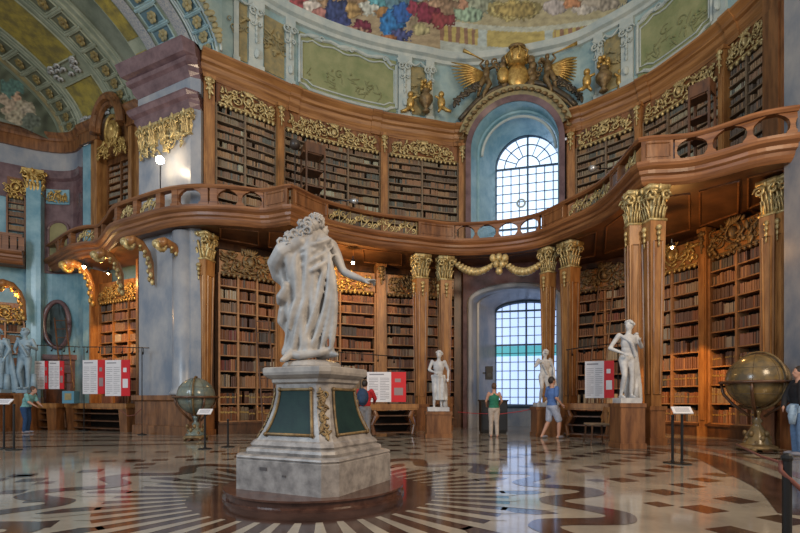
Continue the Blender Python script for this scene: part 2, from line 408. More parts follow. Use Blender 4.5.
# architecture of the attic: pilasters, green relief panels, tan panels
def attic():
    m = MB()
    for (a, b) in ((233, 238), (248, 262), (285, 293), (398, 410), (426, 432), (596, 603), (622, 634), (716, 728)):
        apan(m, a, b, 12.0, 14.5, AO, .10); apan(m, a-1, b+1, 14.2, 14.5, AO, .16); apan(m, a-1, b+1, 12.0, 12.35, AO, .15)
    for (a, b) in ((248, 262), (285, 293), (398, 410), (426, 432), (596, 603), (622, 634), (716, 728)):
        uc = (W.ux(a, AO)+W.ux(b, AO))/2; fr = wallframe(W, uc, AO+.12, 13.85)
        for sg in (-1, 1): spiral(m, fr, sg*.13, .25, .13, 1.3, 0, sg, .035); spiral(m, fr, sg*.1, -.15, .09, 1.2, pi, -sg, .028)
        for q in range(5): leaf(m, fr, 0, .1-q*.2, pi/2, .22, .1, .03)
        m.blob(fr(0, -1.15, .05), (.10, .05, .16), None, 0, 8, 5)
    for (a, b) in ((222, 262), (396, 434), (594, 634)):
        P = [W.P(u, AO+.14, 14.35-.16*sin(pi*((i % 6)/6))) for i, u in enumerate(W.us(W.ux(a, AO), W.ux(b, AO), .08))]; m.tube(P, .035, 6)
    tag(m.build('trim_4', STUCW), 'white blue stucco pilasters of the attic', None, None, 'structure')
    m = MB()
    for (a, b) in ((239, 247), (264, 284), (411, 425), (604, 621)):
        apan(m, a, b, 12.35, 14.25, AO, .03)
        uc = (W.ux(a, AO)+W.ux(b, AO))/2; wv = (W.ux(b, AO)-W.ux(a, AO))
        carving(m, wallframe(W, uc, AO+.03, 13.0), wv*.9, .9, int(a), .6, False, .018)
    tag(m.build('trim_5', TANP), 'tan painted panels between the attic pilasters', None, None, 'structure')
    for k, (a, b, sd) in enumerate(((299, 396, 3), (638, 713, 4))):
        m = MB(); u0, u1 = W.ux(a, AO), W.ux(b, AO); sweep(m, W, u0, u1, [(AO, 12.3), (AO+.03, 12.3), (AO+.03, 14.3), (AO, 14.3)], 0)
        m2 = MB(); r = random.Random(sd)
        fr = wallframe(W, (u0+u1)/2, AO+.03, 12.3); L = u1-u0
        for q in range(26):
            u = r.uniform(-.42, .42)*L; v = .35+.7*r.random()*(1-abs(u)/L)
            leaf(m2, fr, u, v, r.uniform(.6, 2.4) if r.random() < .6 else r.uniform(-.3, .3), r.uniform(.15, .4), r.uniform(.03, .07), .01)
            if q % 3 == 0: m2.blob(fr(u, v+.2, .01), .045, None, 0, 6, 4)
        for q in range(3): spiral(m2, fr, r.uniform(-.3, .3)*L, r.uniform(.6, 1.1), .16, 1.0, q, 1, .02, .01)
        o = tag(m.build('trim_%d' % (6+k), GREENP), 'green relief panel in the attic wall', None, None, 'structure')
        m2.build('relief_figure', RELF, o)
        m3 = MB()
        for (e, rr, z0, z1) in ((.0, .06, 12.32, 14.28), (.22, .03, 12.5, 14.1)):
            uu = W.us(u0+e*.4, u1-e*.4, .2); n = len(uu)
            up = [W.P(u, AO+.05, z1-(.14 if (i < 2 or i > n-3) else 0)+.05*sin(i*1.3)) for i, u in enumerate(uu)]
            lo = [W.P(u, AO+.05, z0+(.12 if (i < 2 or i > n-3) else 0)) for i, u in enumerate(uu)]
            m3.tube(up+lo[::-1]+[up[0]], rr, 6)
        for q in (-.36, -.05, .3): leaf(m3, fr, q*L, 1.98, .2, .6, .16, .05); spiral(m3, fr, q*L+.3, 1.95, .12, 1.1, 0, 1, .03, .05)
        m3.build('panel_frame', STUCW, o)
attic()
# dome : painted surface carried inward from the attic
def paint(x, y):
    c = Vector((.30, .34, .30))
    if x < 440:
        c = Vector((.34, .27, .17))
        if y < 8: c = Vector((.30, .34, .32))
    else:
        yb = 52-((x-530)/150)**2*22-(6 if x > 530 else 0)*max(0, (x-530)/100)
        if y > yb-4: c = Vector((.40, .44, .40))
        elif y > yb-20:
            c = Vector((.42, .34, .12))
            if (int(x/4) % 2 == 0) and (434 < x < 475 or 555 < x < 600): c = Vector((.24, .14, .09))
            if 478 < x < 487 or 545 < x < 553 or 608 < x < 616: c = Vector((.38, .44, .42))
        elif y > yb-25: c = Vector((.44, .46, .38))
        else: c = Vector((.37, .33, .20))
    nz = lambda a, b, k: noise.noise(Vector((x*a, y*b, k)))
    x1 = x+5*nz(.12, .12, 1)+2.5*nz(.4, .4, 2); y1 = y+4*nz(.12, .12, 5)+2*nz(.4, .4, 6); c = c*(1+.35*nz(.15, .3, 9)+.2*nz(.5, .8, 3))
    for (bx, by, rx, ry, cc) in BLOBS:
        d = ((x1-bx)/rx)**2+((y1-by)/ry)**2
        if d < 1.1: c = Vector(cc)*(.95+.9*nz(.35, .22, bx)+(.15 if x < bx else -.12))*(1 if d < .8 else .6)
    return c
BLOBS = [(318, 0, 40, 7, (.34, .33, .30)), (345, 4, 30, 9, (.33, .22, .13)), (398, 6, 20, 12, (.10, .20, .26)), (410, 22, 14, 12, (.30, .24, .16)), (440, 8, 26, 9, (.30, .20, .13)), (480, 6, 18, 8, (.30, .33, .24)), (600, 4, 22, 7, (.34, .30, .24)), (300, 2, 9, 8, (.30, .07, .08)), (312, 6, 9, 5, (.62, .56, .50)), (325, 15, 18, 7, (.36, .17, .15)), (338, 12, 13, 12, (.04, .06, .16)), (341, 22, 10, 6, (.05, .07, .20)),
         (352, 10, 7, 9, (.42, .28, .12)), (362, 27, 9, 8, (.17, .03, .06)), (352, 30, 14, 3, (.5, .3, .22)), (370, 8, 9, 8, (.5, .52, .46)), (378, 2, 9, 4, (.12, .36, .42)), (383, 12, 8, 6, (.36, .2, .08)),
         (392, 24, 11, 15, (.03, .17, .42)), (402, 12, 9, 10, (.03, .12, .38)), (400, 36, 11, 7, (.07, .09, .24)), (388, 38, 9, 3, (.4, .17, .07)), (412, 9, 5, 8, (.30, .05, .09)),
         (428, 12, 11, 10, (.20, .03, .06)), (443, 20, 14, 6, (.24, .05, .06)), (420, 30, 8, 7, (.42, .38, .2)), (436, 3, 8, 3, (.45, .3, .2)), (468, 14, 14, 7, (.30, .42, .30)), (464, 5, 5, 5, (.45, .25, .16)),
         (515, 10, 27, 10, (.42, .36, .15)), (515, 10, 21, 7, (.36, .28, .10)), (556, 7, 12, 7, (.42, .38, .36)), (572, 3, 10, 6, (.5, .24, .12)), (585, 10, 12, 4, (.5, .46, .40)),
         (632, 6, 8, 9, (.08, .14, .18)), (646, 8, 7, 8, (.20, .30, .30)), (640, 1, 6, 5, (.35, .08, .07)), (660, 5, 10, 5, (.42, .36, .22))]
PMAT = bpy.data.materials.new('fresco_paint'); PMAT.use_nodes = True
_a = PMAT.node_tree.nodes.new('ShaderNodeVertexColor'); _a.layer_name = 'Col'
_b = PMAT.node_tree.nodes['Principled BSDF']; PMAT.node_tree.links.new(_a.outputs['Color'], _b.inputs['Base Color']); _b.inputs['Roughness'].default_value = .7
def paint_mesh(o, fn):
    me = o.data; at_ = me.color_attributes.new('Col', 'FLOAT_COLOR', 'POINT'); off = o.location; buf = []
    for v in me.vertices:
        p = Vector(v.co)+off; c = fn(p); buf += [c[0], c[1], c[2], 1]
    at_.data.foreach_set('color', buf)
def dome():
    m = MB(); us_ = W.us(0, W.L, .035); vs_ = [.5*k/80 for k in range(81)]+[.5+.5*k/6 for k in range(1, 7)]
    c0 = Vector((-1.0, 6.0))
    def fn(u, v):
        p = W.P(u, -.3); q = c0.lerp(Vector((p.x, p.y)), 1-.30*v**1.7); return Vector((q.x, q.y, 14.93+4.6*v))
    m.grid(fn, us_, vs_)
    o = tag(m.build('ceiling', PMAT, smooth=True), 'painted dome with robed figures and a painted parapet', None, None, 'structure')
    paint_mesh(o, lambda p: paint(400+F*p.x/p.y, HY-(p.z-CH)*F/p.y))
dome()
# ---------------------------------------------------------------- left barrel vault
def VF(foot, a, b):
    def f(k, th, inset=0):
        mm = (a+inset)*(1-cos(th))-inset; h = (b+inset)*sin(th)
        p = foot+T2*k-N2*mm; return Vector((p.x, p.y, 12+h))
    return f
V1 = VF(FOOT, 6.0, 2.2); V2 = VF(Vector((-9.6, 17.3)), 6.0, 2.35)
ROSM = mat('dull_gilt_rosette', (.30, .22, .07), .5, .2, c2=(.16, .12, .05), scale=9)
def vault():
    th = [k*pi/2/40 for k in range(0, 41)]
    def strip(m, V, k0, k1, ins, mi=0, t0=0, t1=40): m.grid(lambda k, t: V(k, t, ins), [k0, k1], th[t0:t1+1], mi)
    def ribs(m, V, ks, r, fl_=1):
        for k in ks: m.tube([V(k, t, 0) for t in th], r, 6, 0, True)
    # arch face towards the dome (outside of the vault ellipse)
    m = MB()
    def face(V, k, zt, m):
        for a, b in zip(th, th[1:]):
            p, q = V(k, a), V(k, b); m.quad(p, q, Vector((q.x, q.y, zt)), Vector((p.x, p.y, zt)))
    face(V1, 0, 19, m); o = tag(m.build('wall_arch', STUC), 'pale blue stucco face of the great arch', None, None, 'structure')
    m = MB()
    for q in range(16):                                    # cream stucco ornaments beside the arch
        t = .1+q*.055; c = V1(0, t, -.12)-T3*.05; m.blob(c, (.10+.04*(q % 3), .05, .10), None, 0, 7, 4)
    m.build('stucco_ornament', TANP, o)
    m = MB(); face(V2, .0, 17, m); face(V1, 3.6, 17, m)
    tag(m.build('wall_arch_rear', STUCG), 'green grey stucco face of the second arch', None, None, 'structure')
    # vault skin
    m = MB(); strip(m, V1, 0, 3.6, .0); strip(m, V2, -.1, 9, 0)
    skin = tag(m.build('ceiling_vault', STUCG, smooth=True), 'coffered and painted barrel vault over the wing', None, None, 'structure')
    def ribset(V, ks, r, mt): m = MB(); ribs(m, V, ks, r); m.build('rib', mt, skin, smooth=True)
    ribset(V1, (.03, .2), .05, STUCW); ribset(V1, (.95, 1.04), .045, STUCW)
    ribset(V2, (.05, .30, .36), .05, STUCG); ribset(V2, (1.3, 1.42), .05, STUCG); ribset(V2, (3.5, 3.62), .07, STUCG); ribset(V2, (4.75, 4.85), .06, TANP)
    for (V, a, b) in ((V1, 1.1, 1.5), (V1, 2.55, 2.95)):
        m = MB(); m.grid(lambda k, t: V(k, t, -.06-.05*(k > a and k < b)), [a-.001, a, (a+b)/2, b, b+.001], th); m.build('mosaic_rib', DOTM, skin, smooth=True)
    # coffers with rosettes
    def coffers(V, a, b, step, mt, edge, ros, t_end=1.45):
        frame, sunk, ro = MB(), MB(), MB(); t = .02
        while t < t_end:
            t2 = t+step
            m1 = (a+b)/2; g = .09
            sunk.grid(lambda k, q: V(k, q, -.015), [a+g, b-g], [t+step*.1, t2-step*.1])
            P = [V(a+g, t+step*.1, -.03), V(b-g, t+step*.1, -.03), V(b-g, t2-step*.1, -.03), V(a+g, t2-step*.1, -.03)]
            frame.tube(P+[P[0]], .035, 5); frame.tube([V(a, t, -.02), V(b, t, -.02)], .05, 6)
            c = V(m1, (t+t2)/2, -.06); X = T3; nn = (V(m1, (t+t2)/2, -1)-V(m1, (t+t2)/2, 0)).normalized(); Yy = X.cross(nn)
            for q in range(6):
                an = q*pi/3; ro.blob(c+(X*cos(an)+Yy*sin(an))*.12, (.08, .08, .03), (X, Yy, nn), 0, 7, 4)
            ro.blob(c, (.07, .07, .07), (X, Yy, nn), 0, 7, 4); t = t2
        sunk.build('coffer', mt, skin); frame.build('coffer_frame', edge, skin); ro.build('rosette', ros, skin)
    coffers(V1, .22, .93, .14, COFB, STUC, TANP, 1.2); coffers(V1, 1.58, 2.5, .15, COFB, STUC, TANP, 1.2)
    coffers(V2, .42, 1.26, .13, COFG, STUCG, ROSM, 1.3); coffers(V2, 3.7, 4.7, .14, COFG, STUCG, ROSM, 1.2)
    # ochre painted fields
    m = MB()
    for (V, a, b, t0, t1) in ((V1, 3.02, 3.55, 1, 9), (V1, 3.02, 3.55, 12, 26), (V2, 1.62, 3.3, 2, 13), (V2, 1.62, 3.3, 17, 36)):
        m.grid(lambda k, t: V(k, t, -.02), [a, (a+b)/2, b], th[t0:t1+1])
    m.build('painted_field', YELLP, skin)
    m = MB(); r = random.Random(5)
    for (a, b, tt) in ((1.6, 3.3, .60), (1.6, 3.3, .06)):
        for q in range(16):
            t = tt+r.uniform(-.045, .06); k = r.uniform(a, b); m.tube([V2(k+.14*cos(z)*(1-z/7), t+.022*sin(z)*(1-z/7), -.08) for z in [i*.8 for i in range(7)]], [.06, .06, .05, .05, .04, .04, .03], 5)
    m.build('silver_ornament', SILV, skin, smooth=True)
    for (a, b, t0, t1) in ((1.62, 3.3, .08, .5), (1.62, 3.3, .67, 1.4)):
        m = MB(); P = [V2(a, t0+(t1-t0)*i/12, -.04) for i in range(13)]+[V2(b, t1-(t1-t0)*i/12, -.04) for i in range(13)]; m.tube(P+[P[0]], .035, 5); m.build('field_frame', STUCG, skin)
    # far end wall with a fresco
    m = MB(); V = V2; k = 5.1
    m.grid(lambda s, t: V(k, t, 0)*(1)-Vector((0, 0, (V(k, t, 0).z-11.75)*s)), [i/60 for i in range(61)], [.05+i*1.2/110 for i in range(111)])
    o = tag(m.build('wall_wing_end', PMAT), 'painted lunette at the end of the wing', None, None, 'structure')
    bl = [(20, 112, 16, 14, (.40, .36, .27)), (8, 100, 9, 12, (.42, .34, .26)), (30, 122, 9, 9, (.14, .17, .14)), (12, 88, 12, 9, (.10, .20, .18)), (16, 96, 3.5, 3.5, (.5, .34, .24)), (26, 108, 4, 6, (.45, .4, .32))]
    def lp(p):
        x = 400+F*p.x/p.y; y = HY-(p.z-CH)*F/p.y; w_ = Vector((x*.12, y*.12, 3)); c = Vector((.10, .12, .085))*(1+.8*noise.noise(w_)); x += 6*noise.noise(w_*1.3); y += 5*noise.noise(w_*1.3+Vector((9, 0, 0)))
        for bx, by, rx, ry, cc in bl:
            if ((x-bx)/rx)**2+((y-by)/ry)**2 < 1: c = Vector(cc)*(.9+.8*noise.noise(w_*3))
        return c
    paint_mesh(o, lp)
vault()
# ---------------------------------------------------------------- marble pier between dome and wing
PA, PB, PC = Vector((-8.62, 15.52)), Vector((-6.42, 14.41)), Vector((201-400, 470))*(14.52/470)
def pier():
    r = thing('marble_pier', (-7.3, 15.2, 0), 'tall blue grey marble pier with purple entablature beside the left bookcases', 'pillar')
    PB_ = Vector((PB.x, PB.y)); back = [PC+N2*.9+T2*.5, PA+N2*1.4]
    ring = [PA, PB_, PC]+back
    def sec(z, e):
        c = sum(ring, Vector((0, 0)))/5; out = []
        for i, p in enumerate(ring):
            o = p.copy()
            if i == 0: o += T2*e-N2*e
            elif i == 1: o += -N2*e*.8-T2*e*.15
            elif i == 2: o += -N2*e*.5
            out.append(Vector((o.x, o.y, z)))
        return out
    m = MB(); m.loft([sec(1.25, 0), sec(10.1, 0)]); m.build('shaft', BMARB, r)
    m = MB(); m.loft([sec(10.55, .02), sec(11.0, .02)]); m.build('frieze', BMARB, r)
    m = MB(); m.loft([sec(10.05, .02), sec(10.2, .10), sec(10.3, .10), sec(10.38, .2), sec(10.5, .26), sec(10.56, .26), sec(10.58, 0)])
    m.loft([sec(11.0, .03), sec(11.15, .12), sec(11.3, .16), sec(11.38, .26), sec(11.5, .28), sec(11.55, .22), sec(11.62, .38), sec(11.85, .46), sec(12, .5), sec(12.0, .2)])
    m.build('entablature', PURP, r)
    m = MB(); m.loft([sec(0, .14), sec(.28, .14), sec(.3, .08), sec(1.05, .08), sec(1.1, .16), sec(1.25, .16)]); m.build('plinth', WOOD, r)
    m = MB(); c = PB+(PA-PB)*.16+N2*.12     # rounded shaft below the gallery, facing the hall
    m.lathe([(.42, 1.25), (.46, 1.3), (.40, 1.4), (.37, 1.5), (.37, 6.3)], (c.x, c.y, 0), 24); m.build('half_column', BMARB, r, smooth=True)
    m = MB(); fr0 = lambda u, v, d: Vector((PA.x, PA.y, 0))+Vector((PB.x-PA.x, PB.y-PA.y, 0)).normalized()*u-N3*d+Vector((0, 0, v))
    L = (PB-PA).length
    for k in range(5):
        capital(m, fr0(.28+k*(L-.4)/4, 9.25, .03), -T3, -N3, .34, .75, .1)
    carving(m, lambda u, v, d: fr0(L/2+u, 8.85+v, .05+d), L*.9, .75, 3, .7, False, .03); m.build('gilded_capital', GOLDP, r)
    return r
pier()
# ---------------------------------------------------------------- windows
def unit(v): return v.normalized()
J0, J1 = W.P(UA), W.P(UB); XW = unit(J1-J0); YW = Vector((-XW.y, XW.x, 0)); MW = (J0+J1)/2; HWW = (J1-J0).length/2
def archpts(cu, hwid, zs, zb, dep, seg=None, rise=None, n=24):
    pts = [Vector((MW.x, MW.y, 0))+XW*(cu-hwid)+YW*dep+Vector((0, 0, zb))]
    for k in range(n+1):
        a = pi-pi*k/n; rr = hwid if rise is None else rise
        pts.append(Vector((MW.x, MW.y, 0))+XW*(cu+hwid*cos(a))+YW*dep+Vector((0, 0, zs+rr*sin(a))))
    pts.append(Vector((MW.x, MW.y, 0))+XW*(cu+hwid)+YW*dep+Vector((0, 0, zb))); return pts
GLASS = mat('daylit_glass', (.62, .78, 1.0), .3, emit=1.3)
GLASS2 = mat('lower_daylit_glass', (.50, .66, 1.0), .3, emit=1.1)
GLASSB = mat('teal_blind', (.10, .45, .52), .3, emit=.75)
BLUEF = mat('blue_grey_window_bar', (.045, .09, .14), .4)
def window(idx, zb, zs, zs_g, zb_g, hg, cg, rise, rise_g, label):
    # reveal (structure) from the opening to the glass, moulded
    m = MB(); rows = []
    for t, e in ((-.02, -.02), (.0, 0), (.25, .0), (.26, .07), (.9, .12), (.92, .0), (1, 0)):
        q = max(0, t); cu = cg*q; hw_ = HWW+(hg-HWW)*q-e*(0 < t < 1); zsq = zs+(zs_g-zs)*q; zbq = zb+(zb_g-zb)*(q if idx == 1 else 0)
        rs = None if rise is None else rise+(rise_g-rise)*q
        rows.append(archpts(cu, hw_, zsq, zbq, 1.8*q, rise=rs))
    m.grid(lambda i, j: rows[i][j], range(len(rows)), range(len(rows[0])))
    rv = m.build('wall_window_reveal', BLUEP if idx == 1 else BMARB, None)
    tag(rv, label+' reveal', None, None, 'structure')
    if idx == 1:
        m = MB(); m.tube(archpts(cg*.3, HWW*.86, zs-.05, zb, .55)[1:-1], .06, 6); m.build('panel_moulding', STUCW, rv, smooth=True)
    g = archpts(cg, hg, zs_g, zb_g, 1.8, rise=rise_g)
    fr = tag(MB().tube(g+[g[0]], .10, 6).build('window_%d' % idx, BLUEF), label, None, None, 'structure')
    gm = MB(); gp = archpts(cg, hg, zs_g, zb_g, 1.84, rise=rise_g)
    if idx == 1: gm.poly(gp)
    else:
        Wp = lambda u, z: Vector((MW.x, MW.y, 0))+XW*(cg+u)+YW*1.84+Vector((0, 0, z))
        gm.poly(gp)
    gm.build('pane', GLASS if idx == 1 else GLASS2, fr)
    if idx == 2:
        gb = MB(); gb.quad(*[Vector((MW.x, MW.y, 0))+XW*(cg+u)+YW*1.82+Vector((0, 0, z)) for u, z in ((-hg, 2.95), (hg, 2.95), (hg, 3.38), (-hg, 3.38))]); gb.build('teal_pane', GLASSB, fr)
    bars = MB(); thick = MB()
    Wq = lambda u, z, d=1.78: Vector((MW.x, MW.y, 0))+XW*(cg+u)+YW*d+Vector((0, 0, z))
    rg = hg if rise_g is None else rise_g
    ztop = lambda u: zs_g+rg*math.sqrt(max(0, 1-(u/hg)**2))
    for k in range(-3, 4):
        u = hg*k/4 if k else 0; tgt = thick if k == 0 else bars
        tgt.tube([Wq(u, zb_g), Wq(u, ztop(u) if (idx == 2 or k == 0) else zs_g)], .045 if k == 0 else .022, 4)
    z = zb_g
    while z < zs_g: bars.tube([Wq(-hg, z), Wq(hg, z)], .02, 4); z += .37
    for z in ((zs_g, (zb_g+zs_g)/2-.55) if idx == 1 else (3.42, zs_g)): thick.tube([Wq(-hg, z), Wq(hg, z)], .05, 4)
    if idx == 1:
        for f in (.36, .7): bars.tube([Wq(hg*f*cos(a), zs_g+hg*f*sin(a)) for a in [pi*k/16 for k in range(17)]], .022, 4)
        for k in range(1, 8):
            if k != 4: a = pi*k/8; bars.tube([Wq(hg*.36*cos(a), zs_g+hg*.36*sin(a)), Wq(hg*cos(a), zs_g+hg*sin(a))], .02, 4)
        rg_ = MB(); rg_.tube([Wq(-.27+.16*cos(a), 9.35+.16*sin(a), 1.7) for a in [2*pi*k/16 for k in range(17)]], .04, 6); rg_.build('round_vent', STUCW, fr)
    bars.build('glazing_bar', BLUEF, fr); thick.build('mullion', BLUEF, fr)
window(1, 6.8, 10.95, 10.86, 6.85, 1.36, .56, None, None, 'tall arched window above the gallery')
window(2, 0, 4.95, 4.85, .85, 1.32, .50, .55, .42, 'tall lower window under the gallery')
m = MB()
for s_ in (-1, 1):     # jamb walls between recess and bookcases, wall under the lower window
    u = UA if s_ < 0 else UB
p_ = lambda u, d, z: Vector((MW.x, MW.y, 0))+XW*u+YW*d+Vector((0, 0, z))
# wall around lower opening: header from the arch to the gallery
A = archpts(0, HWW, 4.95, 0, -.02, rise=.55)
for a, b in zip(A[1:-1], A[2:-1]): m.quad(a, b, Vector((b.x, b.y, 6.8)), Vector((a.x, a.y, 6.8)))
for sg in (-1, 1): m.box(p_(sg*(HWW+.14), .25, 3.4), .34, .5, 6.8, (XW, YW, Vector((0, 0, 1))))
tag(m.build('wall_window_header', PURP), 'dark marble wall above the lower window', None, None, 'structure')
m = MB(); m.quad(p_(-1.3, 1.85, 0), p_(1.8, 1.85, 0), p_(1.8, 1.85, .85), p_(-1.3, 1.85, .85)); m.build('wall_window_apron', BMARB)['kind'] = 'structure'
m = MB()   # purple marble archivolt of upper window
o1 = archpts(0, HWW, 10.95, 6.8, -.03); o2 = archpts(0, HWW+.2, 10.95, 6.8, -.10)
m.grid(lambda i, j: (o1, o2, archpts(0, HWW+.22, 10.95, 6.8, .3))[i][j], range(3), range(len(o1)))
tag(m.build('trim_8', PURP), 'purple marble frame of the upper window', None, None, 'structure')
m = MB(); o1 = archpts(0, HWW+.0, 4.95, 0, -.04, rise=.55); o2 = archpts(0, HWW+.0, 4.95, 0, -.10, rise=.55)
m.tube(archpts(0, HWW+.02, 4.95, 0, -.05, rise=.55), .12, 6); tag(m.build('trim_9', BMARB), 'grey marble frame of the lower window', None, None, 'structure')
m = MB()
for (a, b) in ((W.ux(456), UA-.02), (UB+.02, W.ux(574))): slab(m, W, a, b, -.86, -.3, 0, 6.6)
tag(m.build('wall_panelling', WOODD), 'dark walnut panelling beside the lower window', None, None, 'structure')
# ---------------------------------------------------------------- wing wall on the left
E = Path([(-17.8, 17.2), (-16.3, 18.3), (-15.3, 18.95), (-14.75, 19.25), (-14.0, 19.45), (-13.3, 19.35), (-12.75, 18.95)], True)
E2 = Path([(-12.75, 18.9), (-9.45, 17.25)], False)
m = MB(); sweep(m, E, 0, E.L, [(-.1, 0), (0, 0), (0, 11.3), (-.1, 11.3)]); tag(m.build('wall_wing_far', BLUEP), 'pale blue marble wall of the wing', None, None, 'structure')
m = MB(); slab(m, E2, 0, E2.L, -1.2, -.86, 0, 11.3); slab(m, E2, 0, .5, -.1, 0, 0, 11.3)
tag(m.build('wall_wing_side', BLUEP), 'pale blue marble side wall of the wing', None, None, 'structure')
m = MB(); ew = [(o*.7-.05 if o > -.5 else -.2, z) for o, z in ENT]; ew = [(o+.35, z) for o, z in ew]
sweep(m, E, 0, E.L, ew); sweep(m, E2, 0, 1.2, ew); sweep(m, E2, 2.9, E2.L, ew)
a0, a1 = 1.15, 2.95; ac = (a0+a1)/2                                   # arched pediment over the wing bookcase
def archprof(o, q): return [E2.P(ac-(a1-a0)/2*cos(t)*(1-q*.22), o, 11.35+ (1.25-q*.3)*sin(t)) for t in [pi*k/16 for k in range(17)]]
for q, o in ((0, .3), (.5, .36), (1.0, .22)): m.tube(archprof(o, q), .11, 6)
tag(m.build('trim_10', WOOD), 'brown marble and walnut entablature of the wing with an arched pediment', None, None, 'structure')
m = MB(); sweep(m, E, 0, E.L, [(0, 10.5), (.06, 10.5), (.06, 11.45), (0, 11.45)]); tag(m.build('trim_11', BMARB), 'grey marble frieze of the wing', None, None, 'structure')
m = MB(); sweep(m, E, E.ux(42), E.L-.1, [(0, 6.3), (.05, 6.3), (.05, 10.1), (.14, 10.2), (.16, 10.5), (0, 10.5)])
sweep(m, E, 0, E.ux(26), [(0, 9.2), (.05, 9.2), (.12, 10.5), (0, 10.5)])
o = tag(m.build('wall_exedra', PURP), 'purple marble curved wall with a shallow window niche', None, None, 'structure')
u0, u1 = E.ux(47), E.ux(71); uc = (u0+u1)/2; m = MB(); slab(m, E, u0, u1, .05, .10, 9.15, 9.75); m.build('inlaid_panel', BLUEP, o)
m = MB(); carving(m, wallframe(E, uc, .1, 9.2), (u1-u0)*.8, .5, 3, .7, True, .02); m.build('gilded_relief', GOLD, o)
m = MB(); u0, u1 = E.ux(49), E.ux(70); h = (u1-u0)/2
pts = [E.P(u0, .07, 6.4)]+[E.P((u0+u1)/2-h*cos(t), .07, 8.1+.35*sin(t)) for t in [pi*k/10 for k in range(11)]]+[E.P(u1, .07, 6.4)]
m.poly(pts); m.build('niche_field', mat('olive_blind', (.23, .20, .09), .7, c2=(.30, .26, .12), scale=2), o)
m = MB(); m.tube(pts, .06, 6); m.build('niche_frame', PURP, o)
m = MB(); slab(m, E2, .95, 1.12, -.8, .12, 6.8, 11.3); slab(m, E2, 3.0, 3.2, -.8, .1, 6.8, 11.3); slab(m, E2, .5, .6, -.8, .05, 0, 6.3); slab(m, E2, 3.38, 3.5, -.8, .05, 0, 6.3); slab(m, E2, .2, .96, -.8, -.02, 6.8, 11.3); slab(m, E2, 3.2, 3.6, -.8, -.02, 6.8, 11.3); slab(m, E2, 0, E2.L, -.5, -.2, 10.6, 12.9); tag(m.build('trim_12', WOODL), 'walnut jambs of the wing bookcase', None, None, 'structure')
# big marble pilaster of the wing
r = thing('marble_pilaster', tuple(at(36, 400, 0.0) if False else E.P(E.ux(36), .3, 0)), 'tall pale blue marble pilaster between the far wing bookcase and the curved niche wall', 'pillar')
m = MB(); slab(m, E, E.ux(28), E.ux(45), .0, .45, 1.2, 9.9); m.build('shaft', BLUEP, r)
m = MB(); slab(m, E, E.ux(27), E.ux(46), .0, .55, 0, 1.2); m.build('plinth', BMARB, r)
m = MB(); capital(m, E.P(E.ux(36), .28, 9.4), E.T(E.ux(36)), E.N(E.ux(36)), .55, .95, .3); m.build('gilded_capital', GOLD, r)
# ---------------------------------------------------------------- bookcases and books
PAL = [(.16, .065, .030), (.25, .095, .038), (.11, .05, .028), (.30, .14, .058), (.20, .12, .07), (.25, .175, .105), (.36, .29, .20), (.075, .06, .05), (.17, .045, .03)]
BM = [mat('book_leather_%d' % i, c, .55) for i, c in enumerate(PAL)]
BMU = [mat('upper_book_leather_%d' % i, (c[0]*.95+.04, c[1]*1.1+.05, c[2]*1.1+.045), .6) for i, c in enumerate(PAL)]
TIT = mat('gilt_title', (.42, .28, .09), .45, .4)
unit_book = []
def ubook(mi):
    m = MB(); pr_ = [(-.5, -1), (-.5, -.1), (-.36, 0), (0, .06), (.36, 0), (.5, -.1), (.5, -1)]
    m.loft([[Vector((x, y, z)) for x, y in pr_] for z in (0, 1)])
    for z in (.1, .3, .52, .74, .9):
        q = [(-.5, -.1), (-.37, .04), (0, .1), (.37, .04), (.5, -.1)]
        m.grid(lambda i, j: Vector((q[i][0], q[i][1], z+(-.012, .012)[j])), range(5), range(2))
    m.quad(Vector((-.38, .075, .56)), Vector((.38, .075, .56)), Vector((.38, .075, .69)), Vector((-.38, .075, .69)), 1)
    me = m.mesh('book'); me.materials.append(BM[mi]); me.materials.append(TIT); return me
UB_ = [ubook(i) for i in range(len(PAL))]
BULK = MB(); NIND = [0]
ORD = ['bottom', 'second', 'third', 'fourth', 'fifth', 'sixth', 'seventh', 'eighth', 'ninth', 'tenth', 'eleventh', 'twelfth']
